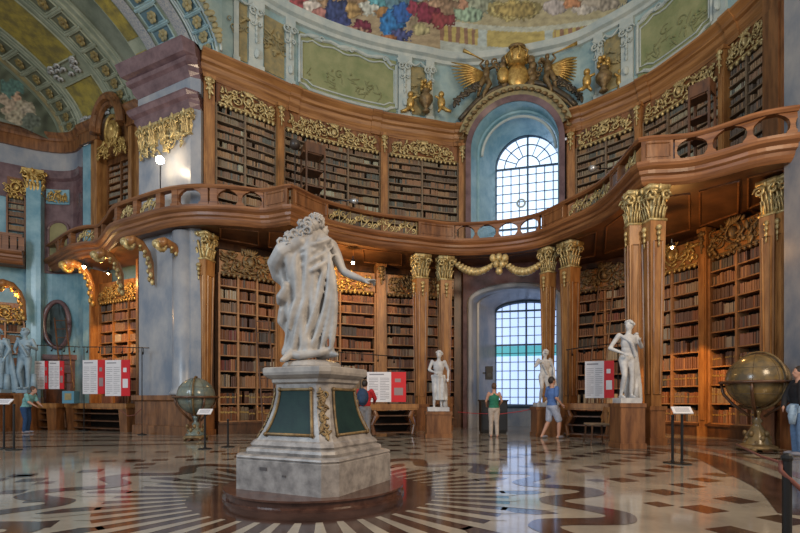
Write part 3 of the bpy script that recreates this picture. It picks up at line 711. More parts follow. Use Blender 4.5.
def row(path, u0, u1, off, z, h, lvl, ind=None, grp=None, bias=0):
    u = u0+.01; seg = rnd.random()
    base = rnd.choice([0, 1, 2, 3, 4]); r = rnd.random(); hh = h*rnd.uniform(.68, .86); run = 0
    while u < u1-.03:
        if run <= 0:
            run = rnd.randint(5, 18); base = rnd.choices(range(9), (10, 10, 9, 9, 7, 3 if lvl else 5, 2.6, 5, 1.5 if lvl == 0 else 0))[0]; hh = h*rnd.uniform(.66, .88); w0 = rnd.uniform(.034, .06)
        run -= 1
        if rnd.random() < .02: u += rnd.uniform(.04, .12); continue
        wd = w0*rnd.uniform(.85, 1.2); wd = min(wd, u1-u-.005)
        if wd < .02: break
        bh = hh*rnd.uniform(.95, 1.04); d = rnd.uniform(.2, .25); ci = base if rnd.random() < .8 else rnd.choice([0, 1, 2, 3, 4, 7])
        c = path.P(u+wd/2, off); n = path.N(u+wd/2); t = Vector((-n.y, n.x, 0)); fo = rnd.uniform(-.015, .02)
        if ind:
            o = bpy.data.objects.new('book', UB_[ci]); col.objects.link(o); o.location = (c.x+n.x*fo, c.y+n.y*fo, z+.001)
            o.rotation_euler.z = math.atan2(t.y, t.x)+pi if False else math.atan2(n.y, n.x)-pi/2
            o.scale = (wd*.96, d, bh); tag(o, ind, 'book', grp); NIND[0] += 1
        else:
            A = c+n*fo-t*wd*.48; B = c+n*fo+t*wd*.48; A = Vector((A.x, A.y, z+.001)); B = Vector((B.x, B.y, z+.001)); D = n*(-d); H = Vector((0, 0, bh))
            M = (A+B)/2+n*.012; o = len(BULK.v)
            BULK.v.extend([A, M, B, B+D, A+D, A+H, M+H, B+H, B+D+H, A+D+H]); mi = ci+(9 if lvl else 0)
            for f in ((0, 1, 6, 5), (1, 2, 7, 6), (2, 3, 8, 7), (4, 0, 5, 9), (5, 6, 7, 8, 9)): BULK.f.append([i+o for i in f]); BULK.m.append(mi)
        u += wd
def bay(path, u0, u1, zb, zt, n, stiles, lvl, label, seed, rows_ind=(), place='', cut=.7, off=-.38, wood=None, gold=None, gh=.62, wig=True, gcarv=1):
    """one bookcase unit: back, shelves, uprights, frieze and gilded carving"""
    wd = wood or (SHELF if lvl == 0 else SHELFU); uc = (u0+u1)/2; p = path.P(uc, off)
    r = thing('bookcase', (p.x, p.y, zb), label, 'bookcase')
    m = MB(); slab(m, path, u0, u1, off-.42, off-.36, zb, zt+.9 if zt+.9 < 6.6 or lvl else 6.3); m.build('back_panel', BACK, r)
    g = (1-cut**(1/max(1, n-1)))
    hs = [1-(1-cut)*k/(n-1) for k in range(n)]; S = sum(hs); hs = [h/S*(zt-zb) for h in hs]; z = zb
    edges = [u0]+[u for u in stiles]+[u1]
    for k, h in enumerate(hs):
        m = MB(); slab(m, path, u0, u1, off-.36, off+.01, z-.035, z); m.build('shelf', wd, r)
        for a, b in zip(edges, edges[1:]):
            if k in rows_ind:
                row(path, a+.03, b-.03, off-.04, z, h-.05, lvl, 'leather book on the %s shelf, %s' % (ORD[k], place), 'books on the %s shelf, %s' % (ORD[k], place))
            else: row(path, a+.03, b-.03, off-.04, z, h-.05, lvl)
        z += h
    m = MB(); slab(m, path, u0, u1, off-.36, off+.03, z-.04, z); m.build('top_board', wd, r)
    for u in edges: m = MB(); slab(m, path, u-.03, u+.03, off-.36, off+.035, zb, z); m.build('upright', wd, r)
    m = MB(); slab(m, path, u0, u1, off-.3, off+.02, z, z+.75); m.build('frieze', WOOD if lvl else WOODL, r)
    if gcarv:
        m = MB(); L = u1-u0
        carving(m, wallframe(path, uc, off+.04, z+.02), L*.92, gh, seed, 1.0, True, .026); lambrequin(m, path, u0+.05, u1-.05, off+.03, z-.01, .13)
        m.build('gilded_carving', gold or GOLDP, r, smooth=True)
    if lvl == 0: m = MB(); slab(m, path, u0-.05, u1+.05, off-.36, off+.10, 0, zb-.1); slab(m, path, u0-.05, u1+.05, off-.36, off+.15, zb-.1, zb-.035); m.build('plinth', WOODD, r)
    return r
X = lambda x, o=-.38: W.ux(x, o)
ZU0, ZU1 = 6.9, 10.62
bay(W, X(216), X(276), ZU0, ZU1, 12, [X(245)], 1, 'upper bookcase nearest the marble pier, full of grey brown books', 11)
bay(W, X(284), X(380), ZU0, ZU1, 12, [X(316), X(348)], 1, 'wide upper bookcase behind the gallery chair ladder left of the window', 12)
bay(W, X(388), X(458), ZU0, ZU1, 12, [X(422)], 1, 'upper bookcase directly left of the upper arched window', 13)
bay(W, X(576), X(635), ZU0, ZU1, 12, [X(606)], 1, 'upper bookcase directly right of the upper arched window', 14)
bay(W, X(643), X(720), ZU0, ZU1, 12, [X(668), X(695)], 1, 'upper bookcase behind the dark library ladder on the right gallery', 15)
bay(W, X(728), X(768), ZU0, ZU1, 12, [X(747)], 1, 'narrow upper bookcase beside the broad walnut pilaster at right', 16)
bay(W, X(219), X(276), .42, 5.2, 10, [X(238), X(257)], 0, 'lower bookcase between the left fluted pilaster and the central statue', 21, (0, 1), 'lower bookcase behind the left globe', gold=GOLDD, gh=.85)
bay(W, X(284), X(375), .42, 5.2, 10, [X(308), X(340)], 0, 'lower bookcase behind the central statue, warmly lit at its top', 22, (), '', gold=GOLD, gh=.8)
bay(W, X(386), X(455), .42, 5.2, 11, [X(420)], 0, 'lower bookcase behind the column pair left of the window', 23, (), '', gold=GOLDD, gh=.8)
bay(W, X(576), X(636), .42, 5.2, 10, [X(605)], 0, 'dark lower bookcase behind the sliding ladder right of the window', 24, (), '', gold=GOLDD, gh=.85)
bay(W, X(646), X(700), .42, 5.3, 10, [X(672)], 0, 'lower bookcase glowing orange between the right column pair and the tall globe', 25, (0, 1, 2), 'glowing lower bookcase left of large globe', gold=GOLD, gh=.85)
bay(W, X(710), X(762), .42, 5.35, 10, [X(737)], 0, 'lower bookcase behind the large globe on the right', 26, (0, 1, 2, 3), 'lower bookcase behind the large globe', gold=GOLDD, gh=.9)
bay(E2, 1.15, 2.98, 6.9, 10.4, 12, [2.0], 1, 'narrow upper wing bookcase under the arched pediment with gilded medallion', 31, wood=WOOD, off=-.3, gcarv=0)
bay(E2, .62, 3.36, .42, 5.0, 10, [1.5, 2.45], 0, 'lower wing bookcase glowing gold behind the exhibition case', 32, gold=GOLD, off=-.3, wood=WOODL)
bay(E, E.ux(8), E.ux(26), 6.9, 9.2, 8, [], 1, 'far upper bookcase at the left edge beyond the marble pilaster', 33, off=.2, wood=WOOD, gold=GOLD)
bay(E, E.ux(-14), E.ux(25), .42, 4.2, 8, [E.ux(6)], 0, 'far lower bookcase at the left edge behind the pair of statues', 34, off=.2, gold=GOLD)
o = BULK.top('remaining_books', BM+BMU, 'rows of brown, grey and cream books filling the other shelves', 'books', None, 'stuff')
m = MB(); uc = 2.07; fr = wallframe(E2, uc, 0, 10.35)                   # medallion of the arched bookcase
m.tube([fr(.38*cos(a), 1.0+.55*sin(a), .12) for a in [2*pi*k/20 for k in range(21)]], .07, 6); m.blob(fr(0, 1.0, .05), (.3, .12, .46)); m.blob(fr(0, 1.1, .14), (.12, .08, .18))
carving(m, lambda u, v, d: fr(u, v-.05, d+.1), 1.7, .75, 8, 1.4, False, .035); m.top('gilded_medallion', GOLD, 'gilded medallion with portrait relief under the arched pediment of the wing', 'carving', smooth=True)
# ---------------------------------------------------------------- pilasters between the bookcases
def wpil(x0, x1, z0, z1, label, capn=True, off=-.3, th=.22, gold=GOLDP, mt=WOODL, path=W):
    a, b = path.ux(x0, off), path.ux(x1, off); uc = (a+b)/2; w_ = b-a; p = path.P(uc, off)
    r = thing('wall_pilaster', (p.x, p.y, z0), label, 'pilaster')
    m = MB(); slab(m, path, a, b, off-.3, off+th-.12, z0, z1); slab(m, path, a+w_*.16, b-w_*.16, off, off+th-.09, z0+.5, z1-.9); m.build('shaft', mt, r)
    m = MB(); slab(m, path, a-.03, b+.03, off-.1, off+th-.06, z0, z0+.3); m.build('base', mt, r); m = MB(); slab(m, path, a-.03, b+.03, off-.1, off+th-.06, z1-.12, z1); m.build('top_moulding', mt, r)
    if capn:
        m = MB(); fr = wallframe(path, uc, off+th-.1, z1-.75); q = min(w_, .42)
        spiral(m, fr, -q*.22, .55, q*.22, 1.3, 0, 1, .03); spiral(m, fr, q*.22, .55, q*.22, 1.3, pi, -1, .03)
        for k in range(5): leaf(m, fr, 0, .05+k*.13, pi/2, .2, q*(.2+.12*k), .04); leaf(m, fr, q*.2*(-1)**k, .2+k*.09, pi/2+.6*(-1)**k, .2, q*.2, .05)
        m.build('gilded_capital', gold, r, smooth=True)
    return r
for x0, x1, l in ((203, 214, 'upper walnut pilaster beside the marble pier'), (276.5, 283, 'slim upper pilaster behind the left gallery corner'), (380.5, 387, 'slim upper pilaster between the two bookcases left of the arched window'),
                  (458.5, 465.5, 'upper pilaster touching the left edge of the arched window'), (567, 575, 'upper pilaster touching the right edge of the arched window'), (635.5, 642, 'slim upper pilaster above the right gallery corner'), (720.5, 727, 'slim upper pilaster right of the dark gallery ladder')):
    wpil(x0, x1, 6.8, 11.3, l)
wpil(769, 790, 6.8, 11.9, 'broad plain walnut pilaster at the right end of the upper bookcases', False, -.3, .3, mt=WOOD)
for x0, x1, l in ((277, 283.5, 'lower walnut pilaster just left of the central statue'), (376, 385, 'lower walnut pilaster under the gallery spotlight'), (637, 645, 'lower pilaster hidden behind the right column pair'), (701.5, 708.5, 'lower walnut pilaster left of the large globe')):
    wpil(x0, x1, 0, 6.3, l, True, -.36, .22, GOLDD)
# ---------------------------------------------------------------- gallery
GPX = [(39, 251), (52, 243.5), (71, 231), (86, 226), (100, 225), (108, 217), (117, 205.5), (140, 197), (168, 188.5), (190, 185.5), (210, 185.2), (240, 187.2), (265, 189.5), (290, 184.7), (327.5, 201.5), (372, 212.5), (418.6, 219), (454, 223), (495, 221.3), (535, 214.6), (566.6, 200.6), (604, 179.5), (640, 139), (651, 137.5), (672, 136.5), (695, 133.5), (726, 124.5), (752, 115.5), (774, 110.5), (800, 107), (835, 105)]
def gsub(a, b): return [(p.x, p.y) for p in (at(x, y, 7.47) for x, y in GPX if a <= x <= b)]
class Multi(Path):
    def __init__(s, segs):
        D = []
        for g in segs:
            q = Path(g, True).p; D += q if not D else q[1:]
        s.p = D; s.u = [0]
        for i in range(1, len(D)): s.u.append(s.u[-1]+(D[i]-D[i-1]).length)
        s.L = s.u[-1]; s.n = []
        for i in range(len(D)):
            d = (D[min(i+1, len(D)-1)]-D[max(i-1, 0)]).normalized(); s.n.append(Vector((d.y, -d.x)))
G = Multi([gsub(0, 290), gsub(290, 640), gsub(640, 840)])
gal = thing('gallery', tuple(G.P(G.L/2, 0, 6.35)), 'curved walnut gallery running round the hall in front of the upper bookcases', 'gallery')
FAS = [(-.25, 6.36), (-.12, 6.34), (-.06, 6.40), (-.02, 6.47), (.0, 6.54), (.06, 6.58), (.07, 6.66), (.16, 6.72), (.19, 6.78), (.19, 6.84), (.0, 6.86), (-.25, 6.86)]
m = MB(); sweep(m, G, 0, G.L, FAS, 0, .15); m.build('fascia', WOODR, gal)
m = MB(); sweep(m, G, 0, G.L, [(-.10, 7.36), (.08, 7.36), (.12, 7.41), (.10, 7.47), (-.10, 7.48), (-.13, 7.42)], 0, .15); m.build('handrail', WOODR, gal)
def wallat(x):
    if x > 203: return W.P(W.ux(x, -.8), -.8)
    a, b = Vector((PA.x, PA.y, 0)), Vector((PB.x, PB.y, 0))
    if x > 140: return a.lerp(b, (x-140)/50)+Vector((0, .5, 0))
    if x > 84: return E2.P(E2.ux(x, -.5), -.5)
    return E.P(E.ux(x), 0)
m = MB(); xs = [40, 55, 70, 83, 86, 100, 115, 128, 138, 141, 165, 188, 204]+list(range(215, 800, 12))
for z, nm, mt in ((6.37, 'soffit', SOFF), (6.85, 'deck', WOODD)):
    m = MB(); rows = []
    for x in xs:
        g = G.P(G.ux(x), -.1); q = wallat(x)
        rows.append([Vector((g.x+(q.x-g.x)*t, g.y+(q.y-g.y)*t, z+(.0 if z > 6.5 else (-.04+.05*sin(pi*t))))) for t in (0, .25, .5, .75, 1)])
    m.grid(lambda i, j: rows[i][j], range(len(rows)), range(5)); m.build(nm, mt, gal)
m = MB()
for x in range(220, 790, 48):        # soffit panel mouldings
    P = []
    for (xx, t) in ((x, .15), (x+38, .15), (x+38, .8), (x, .8), (x, .15)):
        g = G.P(G.ux(xx), -.1); q = wallat(xx); P.append(Vector((g.x+(q.x-g.x)*t, g.y+(q.y-g.y)*t, 6.34)))
    m.tube(P, .03, 4)
m.build('soffit_moulding', WOOD, gal)
GX = lambda x: G.ux(x)
def post(x, w_=.22):
    u = GX(x); m = MB(); slab(m, G, u-w_/2, u+w_/2, -.09, .07, 6.86, 7.37, 0, .1); slab(m, G, u-w_/2-.02, u+w_/2+.02, -.1, .1, 6.86, 6.95, 0, .1); m.build('rail_post', WOODR, gal)
def solid(x0, x1):
    a, b = GX(x0), GX(x1); m = MB(); slab(m, G, a, b, -.08, .07, 6.86, 7.37, 0, .1)
    f = wallframe(G, 0, 0, 0); P = [G.P(u, .075, z) for u, z in [(a+.08, 6.97), (b-.08, 6.97), (b-.08, 7.29), (a+.08, 7.29), (a+.08, 6.97)]]
    P = [G.P(u, .075, 6.97) for u in G.us(a+.08, b-.08, .1)]+[G.P(u, .075, 7.29) for u in G.us(b-.08, a+.08, .1)]; P.append(P[0]); m.tube(P, .018, 4)
    m.build('solid_panel', WOOD, gal)
def scroll(x0, x1, mt=GOLDP, n=None):
    a, b = GX(x0), GX(x1); n = n or max(2, int((b-a)/.36)); m = MB(); st = (b-a)/n
    for k in range(n):
        c = a+st*(k+.5); fr = wallframe(G, c, -.03, 6.88); sg = 1 if k % 2 else -1
        spiral(m, fr, -st*.17*sg, .32, st*.26, 1.2, pi*.3, sg, .028, .0); spiral(m, fr, st*.2*sg, .15, st*.22, 1.2, pi*1.3, sg, .026, .0)
        m.tube([fr(-st*.45, .02, 0), fr(0, .24, 0), fr(st*.45, .46, 0)], .022, 5); leaf(m, fr, 0, .25, sg*1.0, .22, .08, .02); m.tube([fr(st*.5, 0, 0), fr(st*.5, .48, 0)], .02, 4)
    m.build('scrollwork_balustrade', mt, gal, smooth=True)
def arches(x0, x1, mt=WOODR, n=None):
    a, b = GX(x0), GX(x1); n = n or max(1, round((b-a)/.72)); m = MB(); st = (b-a)/n
    for k in range(n+1):
        u = a+st*k; secs = []
        for z, ww in ((6.86, .13), (6.93, .12), (7.0, .06), (7.1, .045), (7.2, .07), (7.28, .15), (7.34, .26), (7.38, .32)):
            ww = min(ww, st*.48); lo = 0 if k == 0 else -ww; hi = 0 if k == n else ww
            secs.append([G.P(u+lo, -.06, z), G.P(u+hi, -.06, z), G.P(u+hi, .05, z), G.P(u+lo, .05, z)])
        m.loft(secs)
    slab(m, G, a, b, -.07, .06, 6.86, 6.9)
    m.build('arched_balustrade', mt, gal)
for x in (44, 60, 72, 98, 104, 118, 137, 160, 176, 205, 214): post(x, .2)
scroll(76, 96); scroll(120, 135); scroll(139, 158); arches(46, 58, n=1); arches(62, 71, n=1); arches(178, 203); arches(216, 264)
solid(265, 288); solid(292, 327); scroll(329, 417); solid(418, 454); arches(455, 540); solid(543, 566); scroll(568, 610); solid(612, 622); scroll(624, 634); solid(642, 672); arches(674, 830)
# short gallery piece at the far left
m = MB(); GF = Path([(-19.5, 18.5), (-17.6, 19.6)], False) if False else E
fg = thing('gallery', tuple(E.P(E.ux(10), 1.0, 6.35)), 'short far walnut gallery at the left edge beyond the marble pilaster', 'gallery')
sweep(m, E, 0, E.ux(27), [(o+1.0, z) for o, z in FAS]); sweep(m, E, 0, E.ux(27), [(0, 6.4), (.9, 6.4), (.9, 6.8), (0, 6.8)]); m.build('fascia', WOODR, fg)
m = MB(); sweep(m, E, 0, E.ux(27), [(.95, 7.36), (1.1, 7.36), (1.1, 7.47), (.95, 7.47)]); m.build('handrail', WOODR, fg)
for x in (-4, 3, 10, 18, 26): m = MB(); u = E.ux(x); slab(m, E, u-.1, u+.1, .95, 1.08, 6.86, 7.37); m.build('baluster', WOODR, fg)
# festoon hanging from the gallery above the lower window
m = MB(); d = 15.95
def fest(x0, y0, x1, y1, sag, n=13):
    for k in range(n):
        t = k/(n-1); x = x0+(x1-x0)*t; y = y0+(y1-y0)*t+sag*4*t*(1-t); u = GX(x); g = G.P(u, -.12); q = Vector((g.x, g.y, zz(y, g.y)))
        rr = .08+.07*sin(pi*t); m.blob(q, (rr*1.1, rr, rr), None, 0, 8, 5); m.blob(q+Vector((.05, -.04, .06)), rr*.6, None, 0, 6, 4)
fest(455, 262, 493, 264, 9); fest(505, 264, 540, 262, 9)
for x, y in ((493, 258), (499, 257), (505, 258), (496, 264), (502, 264), (499, 271)):
    g = G.P(GX(x), -.05); m.blob(Vector((g.x, g.y, zz(y, g.y))), (.13, .1, .15), None, 0, 8, 5)
m.top('garland', GOLDP, 'gilded leafy garland hanging in two swags under the gallery before the lower window', 'garland', smooth=True)
# ---------------------------------------------------------------- columns carrying the gallery
def column(x, ytop, w_, label, ang=None, zt=6.3, base=.95, wt=None, d=None):
    p = at(x, ytop, zt); p.z = 0; u = GX(x); Y = G.N(u)
    if ang is not None: Y = Vector((sin(ang), -cos(ang), 0))
    Xa = Vector((-Y.y, Y.x, 0)); Z = Vector((0, 0, 1)); r = thing('column', tuple(p), label, 'column')
    m = MB(); a = w_; secs = []
    for z, q in ((base, .66), (zt-.85, 1.0)):
        secs.append([p+Xa*(i*a*q/2)+Y*(j*a*q/2)+Z*z for i, j in ((-1, 1), (1, 1), (1, -1), (-1, -1))])
    m.loft(secs)
    for A, B in ((Xa, Y), (Y, Xa), (Y, -Xa)):   # raised panel on each face
        pts = []
        for z, q in ((base+.3, .66+.34*.08), (zt-1.35, .93)):
            for i in (-1, 1): pts.append(p+A*(i*a*q*.30)+B*(a*q/2+.02)+Z*z)
        m.tube([pts[0], pts[1], pts[3], pts[2], pts[0]], .022, 4)
    m.build('shaft', WOODL, r)
    m = MB(); capital(m, p+Z*(zt-.85), Xa, Y, a*1.02, .85)
    m.build('gilded_capital', GOLDP, r, smooth=True)
    m = MB()
    for A, B in ((Xa, Y), (Y, -Xa)):
        fr = planeframe(p+B*(a*.5+.01)+Z*(zt-1.75), A, Z, B)
        for k in range(4): leaf(m, fr, 0, .32+k*.13, pi/2, .16, a*(.12+.09*k), .02)
    m.build('gilded_pendant', GOLDP, r, smooth=True)
    m = MB(); m.box(p+Z*(base/2), a*.95, a*.95, base, (Xa, Y, Z)); m.box(p+Z*(base-.05), a*1.1, a*1.1, .1, (Xa, Y, Z)); m.box(p+Z*.09, a*1.1, a*1.1, .18, (Xa, Y, Z)); m.build('pedestal', WOOD, r)
    return r
column(420.5, 256, .46, 'tapering walnut column, left one of the pair left of the lower window', None)
column(444.5, 258, .44, 'tapering walnut column, right one of the pair left of the lower window', None)
column(548, 249, .38, 'tapering walnut column, left one of the pair right of the lower window', None)
column(570, 243, .46, 'tapering walnut column, right one of the pair right of the lower window', None)
column(633, 193, .30, 'slimmer walnut column behind the tall one at the right gallery corner', None)
column(653, 188.5, .40, 'tallest walnut column at the right gallery corner beside the white statue', .1)
column(770, 181, .32, 'walnut column at far right, left one of the pair behind the large globe', .5)
column(784, 177, .33, 'walnut column at far right, nearest the blue marble edge', .2)
column(204, 234, .46, 'walnut column beside the round marble shaft behind the left globe', -.25)
# marble edge at the far right
r = thing('marble_pier', (8.87, 10.2, 0), 'blue grey marble pier at the right edge of the view', 'pillar')
c = Vector((8.87, 10.2, 0)); m = MB(); m.box(c+Vector((0, 0, 6)), .5, .7, 10); m.build('shaft', BMARB, r); m = MB(); m.box(c+Vector((0, 0, .55)), .6, .8, 1.1); m.build('plinth', WOOD, r)
# scroll brackets under the left gallery
def bracket(x, y, d, s, label, gm=GOLDP):
    p = atd(x, d, zz(y, d)); r = thing('scroll_bracket', tuple(p), label, 'bracket'); m = MB()
    X_ = -N3; Z = Vector((0, 0, 1)); fr = planeframe(p, X_, Z, T3)
    pts = [fr(u*s, v*s, 0) for u, v in ((1.0, .02), (.75, .14), (.45, .10), (.2, -.15), (.06, -.5), (.02, -.95), (-.06, -1.3))]
    m.tube(pts, [.16*s, .17*s, .15*s, .13*s, .12*s, .10*s, .05*s], 8); m.build('bracket_body', WOODL, r, smooth=True)
    m = MB(); spiral(m, fr, .95*s, -.05*s, .2*s, 1.4, pi/2, 1, .07*s, -.05, 6); m.blob(fr(1.02*s, 0, .05), .16*s)
    bp = [(.75, .14), (.45, .10), (.2, -.15), (.06, -.5), (.02, -.95), (-.06, -1.3)]
    for k in range(14):
        t = k/14*5; i = int(t); a, b = bp[i], bp[min(i+1, 5)]; u = a[0]+(b[0]-a[0])*(t-i)+.07; v = a[1]+(b[1]-a[1])*(t-i)-.05
        leaf(m, fr, u*s, v*s, -.9-.05*k, .26*s, .16*s, .06*s*(-1)**k)
    m.build('gilded_leaves', gm, r, smooth=True)
bracket(183, 252, 14.6, .85, 'gilded scroll bracket against the round marble shaft of the left pier')
bracket(152, 250, 15.0, .85, 'gilded scroll bracket on the flat face of the left marble pier')
bracket(122, 262, 16.6, .9, 'scroll bracket between the two glowing arches of the wing')
bracket(93, 272, 17.9, 1.0, 'gold lit scroll bracket at the left side of the wing bookcase', GOLD)
bracket(24, 290, 18.2, .9, 'scroll bracket at the far left above the pair of statues', GOLD)
# ---------------------------------------------------------------- central pedestal
Z3 = Vector((0, 0, 1)); C0 = Vector((CX, CY, 0))
GRNB = mat('dark_green_bronze_panel', (.010, .026, .028), .5, .0, c2=(.015, .038, .036), scale=5, spec=.15)
def octo(z, hw_, ch): # section aligned with the hall axes
    out = []
    for (a, b) in ((hw_, hw_-ch), (hw_-ch, hw_), (-hw_+ch, hw_), (-hw_, hw_-ch), (-hw_, -hw_+ch), (-hw_+ch, -hw_), (hw_-ch, -hw_), (hw_, -hw_+ch)):
        out.append(C0+T3*a+N3*b+Z3*z)
    return out
def pedestal():
    r = thing('statue_pedestal', tuple(C0), 'stepped flaring marble pedestal with dark green panels under the central statue', 'pedestal')
    m = MB(); m.lathe([(1.05, 0), (1.05, .025), (1.01, .035), (1.01, .085), (1.04, .095), (1.04, .115)], C0, 72); m.build('round_step', REDM, r)
    m = MB(); m.loft([octo(.115, .70, .13), octo(.44, .70, .13), octo(.45, .685, .12), octo(.47, .70, .13), octo(.49, .69, .13), octo(.50, .66, .12)]); m.build('base_block', PMARB, r)
    m = MB(); m.loft([octo(.50, .60, .1), octo(.53, .61, .1), octo(.56, .60, .1), octo(.575, .56, .1), octo(.60, .575, .1), octo(.64, .55, .1), octo(.655, .53, .1)]); m.build('base_moulding', PMARB, r)
    fz = lambda z: .375+.155*max(0, (1.28-z)/.63)**2.0
    m = MB(); m.loft([octo(z, fz(z), .10) for z in [.65+.63*k/16 for k in range(17)]]); m.build('body', PMARB, r)
    m = MB(); m.loft([octo(1.28, .37, .09), octo(1.30, .40, .09), octo(1.335, .405, .09), octo(1.35, .43, .09), octo(1.38, .465, .09), octo(1.41, .475, .09), octo(1.46, .475, .09), octo(1.47, .46, .09)]); m.build('cap', WMARB, r)
    for A, B in ((T3, -N3), (N3, -T3), (T3, N3), (N3, T3)):
        def q(s, z, d): return C0+A*(s*(fz(z)-.10-.02))+B*(fz(z)+d)+Z3*z
        zs = [.72+.50*k/14 for k in range(15)]
        m = MB(); m.grid(lambda s, z: q(s*.84, z, .012), [-1, 1], zs); pn = m.build('inset_panel', GRNB, r)
        m = MB(); P = [q(-.84, z, .015) for z in zs]+[q(.84, z, .015) for z in zs[::-1]]; m.tube(P+[P[0]], .016, 6)
        for s_, z in ((-.84, .72), (.84, .72), (-.84, 1.22), (.84, 1.22)): m.blob(q(s_, z, .02), .026, None, 0, 8, 5)
        m.build('panel_frame', GOLDD, pn, smooth=True)
    for (a, b) in ((1, -1), (-1, -1), (1, 1), (-1, 1)):
        if (a, b) == (1, 1): continue
        dd = (T3*a+N3*b).normalized(); tt = dd.cross(Z3)
        m = MB(); rr = random.Random(3)
        def fr(u, v, d):
            k = fz(v)-.05; return C0+(T3*a+N3*b)*k+dd*d+tt*u+Z3*v
        for k in range(30): leaf(m, fr, rr.uniform(-.045, .045), .7+.52*k/30, rr.uniform(.2, 2.9), .09, .035, .01)
        for k in range(6): spiral(m, fr, .02*(-1)**k, .74+k*.085, .04, 1.0, k, (-1)**k, .012, .01, 5, 8)
        m.build('corner_relief', GOLDD, r, smooth=True)
    m = MB(); c = C0-N3*.702+T3*.18+Z3*.36; m.box(c, .10, .006, .035, (T3, N3, Z3)); m.box(c+T3*-.28+Z3*-.06, .05, .006, .02, (T3, N3, Z3)); m.build('mason_mark', mat('dark_stain', (.08, .07, .07), .6), r)
pedestal()
# ---------------------------------------------------------------- central statue (seen from behind)
SM = mat('statue_marble', (.42, .40, .38), .5, c2=(.25, .24, .235), scale=3.5, bump=.08, bscale=14)
def pt(x, y, dy=0): s = F/(CY+dy); return Vector(((x-400)/s, CY+dy, CH+(HY-y)/s))
def statue():
    r = thing('marble_statue', tuple(C0+Z3*1.47), 'large white marble statue of a robed curly haired man pointing right on the central pedestal', 'statue')
    m = MB()
    # robe : stacked sections with deep diagonal folds
    S = [(352, 305, 24, .17, 0), (345, 306, 22, .18, 0), (335, 306, 21, .18, 0), (322, 306, 22, .19, 0), (308, 306, 24, .20, 0), (295, 306, 25.5, .21, 0), (284, 306, 26.5, .22, 0), (272, 305, 29, .23, 0), (262, 305, 30, .24, 0),
         (252, 305, 29.5, .23, 0), (244, 306, 27, .20, 0), (238, 309, 22, .16, 0), (233, 312, 13, .11, 0), (229, 314, 7, .07, 0)]
    ys = [356-k*1.6 for k in range(80)]; secs = []
    def ip(y):
        for a, b in zip(S, S[1:]):
            if b[0] <= y <= a[0]: t = (a[0]-y)/(a[0]-b[0]); return [a[i]+(b[i]-a[i])*t for i in range(4)]
        return list(S[0][:4]) if y > S[0][0] else list(S[-1][:4])
    n = 96; s = F/CY
    for y in ys:
        if y < 229: break
        q = ip(y); z = CH+(HY-y)/s; hw_ = q[2]*.95/s; hd = q[3]; cx = (q[1]-400)/s; sec = []
        for k in range(n):
            a = 2*pi*k/n; v = (z-1.5)/1.6
            fold = .030*sin(9*a+7.5*v+1.5*sin(3*v))*(1-.55*v)+.016*sin(17*a-9*v)+.012*sin(5*a+16*v)
            fold = fold-abs(fold)*.5; amp = min(1, (y-229)/18)
            if y > 300: fold *= 1.1
            w_ = 1+fold*amp*2.3
            sec.append(Vector((cx+hw_*w_*cos(a), CY+hd*w_*sin(a)*(1+fold*2), z)))
        secs.append(sec)
    m.loft(secs)
    # cloth bulge over the left arm, knot and hanging end
    m.tube([pt(321, 236, -.05), pt(300, 243, -.16), pt(284, 252, -.14), pt(278, 264, -.05), pt(281, 276, .0), pt(288, 284, -.05)], [.05, .09, .12, .13, .11, .07], 12)
    for k, (x0, y0, x1, y1) in enumerate(((331, 240, 283, 262), (334, 246, 285, 272), (332, 238, 292, 246), (335, 254, 292, 280), (329, 236, 281, 256))):
        P = [pt(x0+(x1-x0)*t, y0+(y1-y0)*t+3*sin(pi*t), -.225+.13*abs(t-.45)*2) for t in [i/8 for i in range(9)]]; m.tube(P, [.012, .02, .026, .03, .03, .03, .026, .02, .012], 8)
    for (x0, y0, x1, y1, cv) in ((326, 246, 300, 352, 5), (330, 252, 310, 352, 7), (332, 262, 321, 350, 5), (320, 262, 293, 350, -3), (312, 272, 289, 330, -4), (334, 270, 331, 350, 2)):
        P = [pt(x0+(x1-x0)*t+cv*sin(pi*t), y0+(y1-y0)*t, -.172+.05*abs(t-.5)) for t in [i/9 for i in range(10)]]; m.tube(P, [.015, .028, .036, .04, .042, .042, .042, .04, .036, .02], 8)
    m.tube([pt(288, 283, -.12), pt(286, 290, -.14), pt(281, 298, -.14), pt(279, 305, -.1)], [.05, .06, .065, .03], 10); m.blob(pt(286, 286, -.14), .06)
    m.tube([pt(287, 300, -.05), pt(284, 312, -.05), pt(282, 322, -.03), pt(286, 330, -.02)], [.06, .07, .06, .03], 10)
    # hem, foot
    m.tube([pt(287, 354, -.1), pt(300, 356, -.17), pt(320, 353, -.17), pt(333, 349, -.08)], [.05, .05, .045, .05], 8)
    m.tube([pt(293, 350, -.1), pt(286, 358, -.2), pt(281, 361, -.26)], [.05, .045, .025], 8); m.tube([pt(318, 356, -.02), pt(333, 354, -.12), pt(338, 355, -.2)], [.06, .045, .02], 8)
    # neck, shoulders, right arm
    m.tube([pt(318, 240), pt(317, 229, -.02)], [.075, .062], 12); m.blob(pt(330, 246), (.09, .10, .085)); m.blob(pt(290, 248), (.12, .12, .09))
    m.tube([pt(331, 245), pt(336, 255, -.02), pt(342, 269, -.05), pt(345, 273, -.06)], [.075, .07, .05, .048], 12)
    m.tube([pt(344, 272, -.06), pt(353, 276, -.1), pt(361, 279, -.12), pt(364, 280, -.13)], [.05, .044, .033, .028], 10)
    P0 = pt(366, 281, -.13); m.blob(P0, (.045, .03, .028)); m.tube([P0, P0+Vector((.05, -.02, 0))], [.03, .026], 8)
    body = remesh(m, 'robed_body', SM, r, .013, 5)
    h = MB()   # hand with fingers
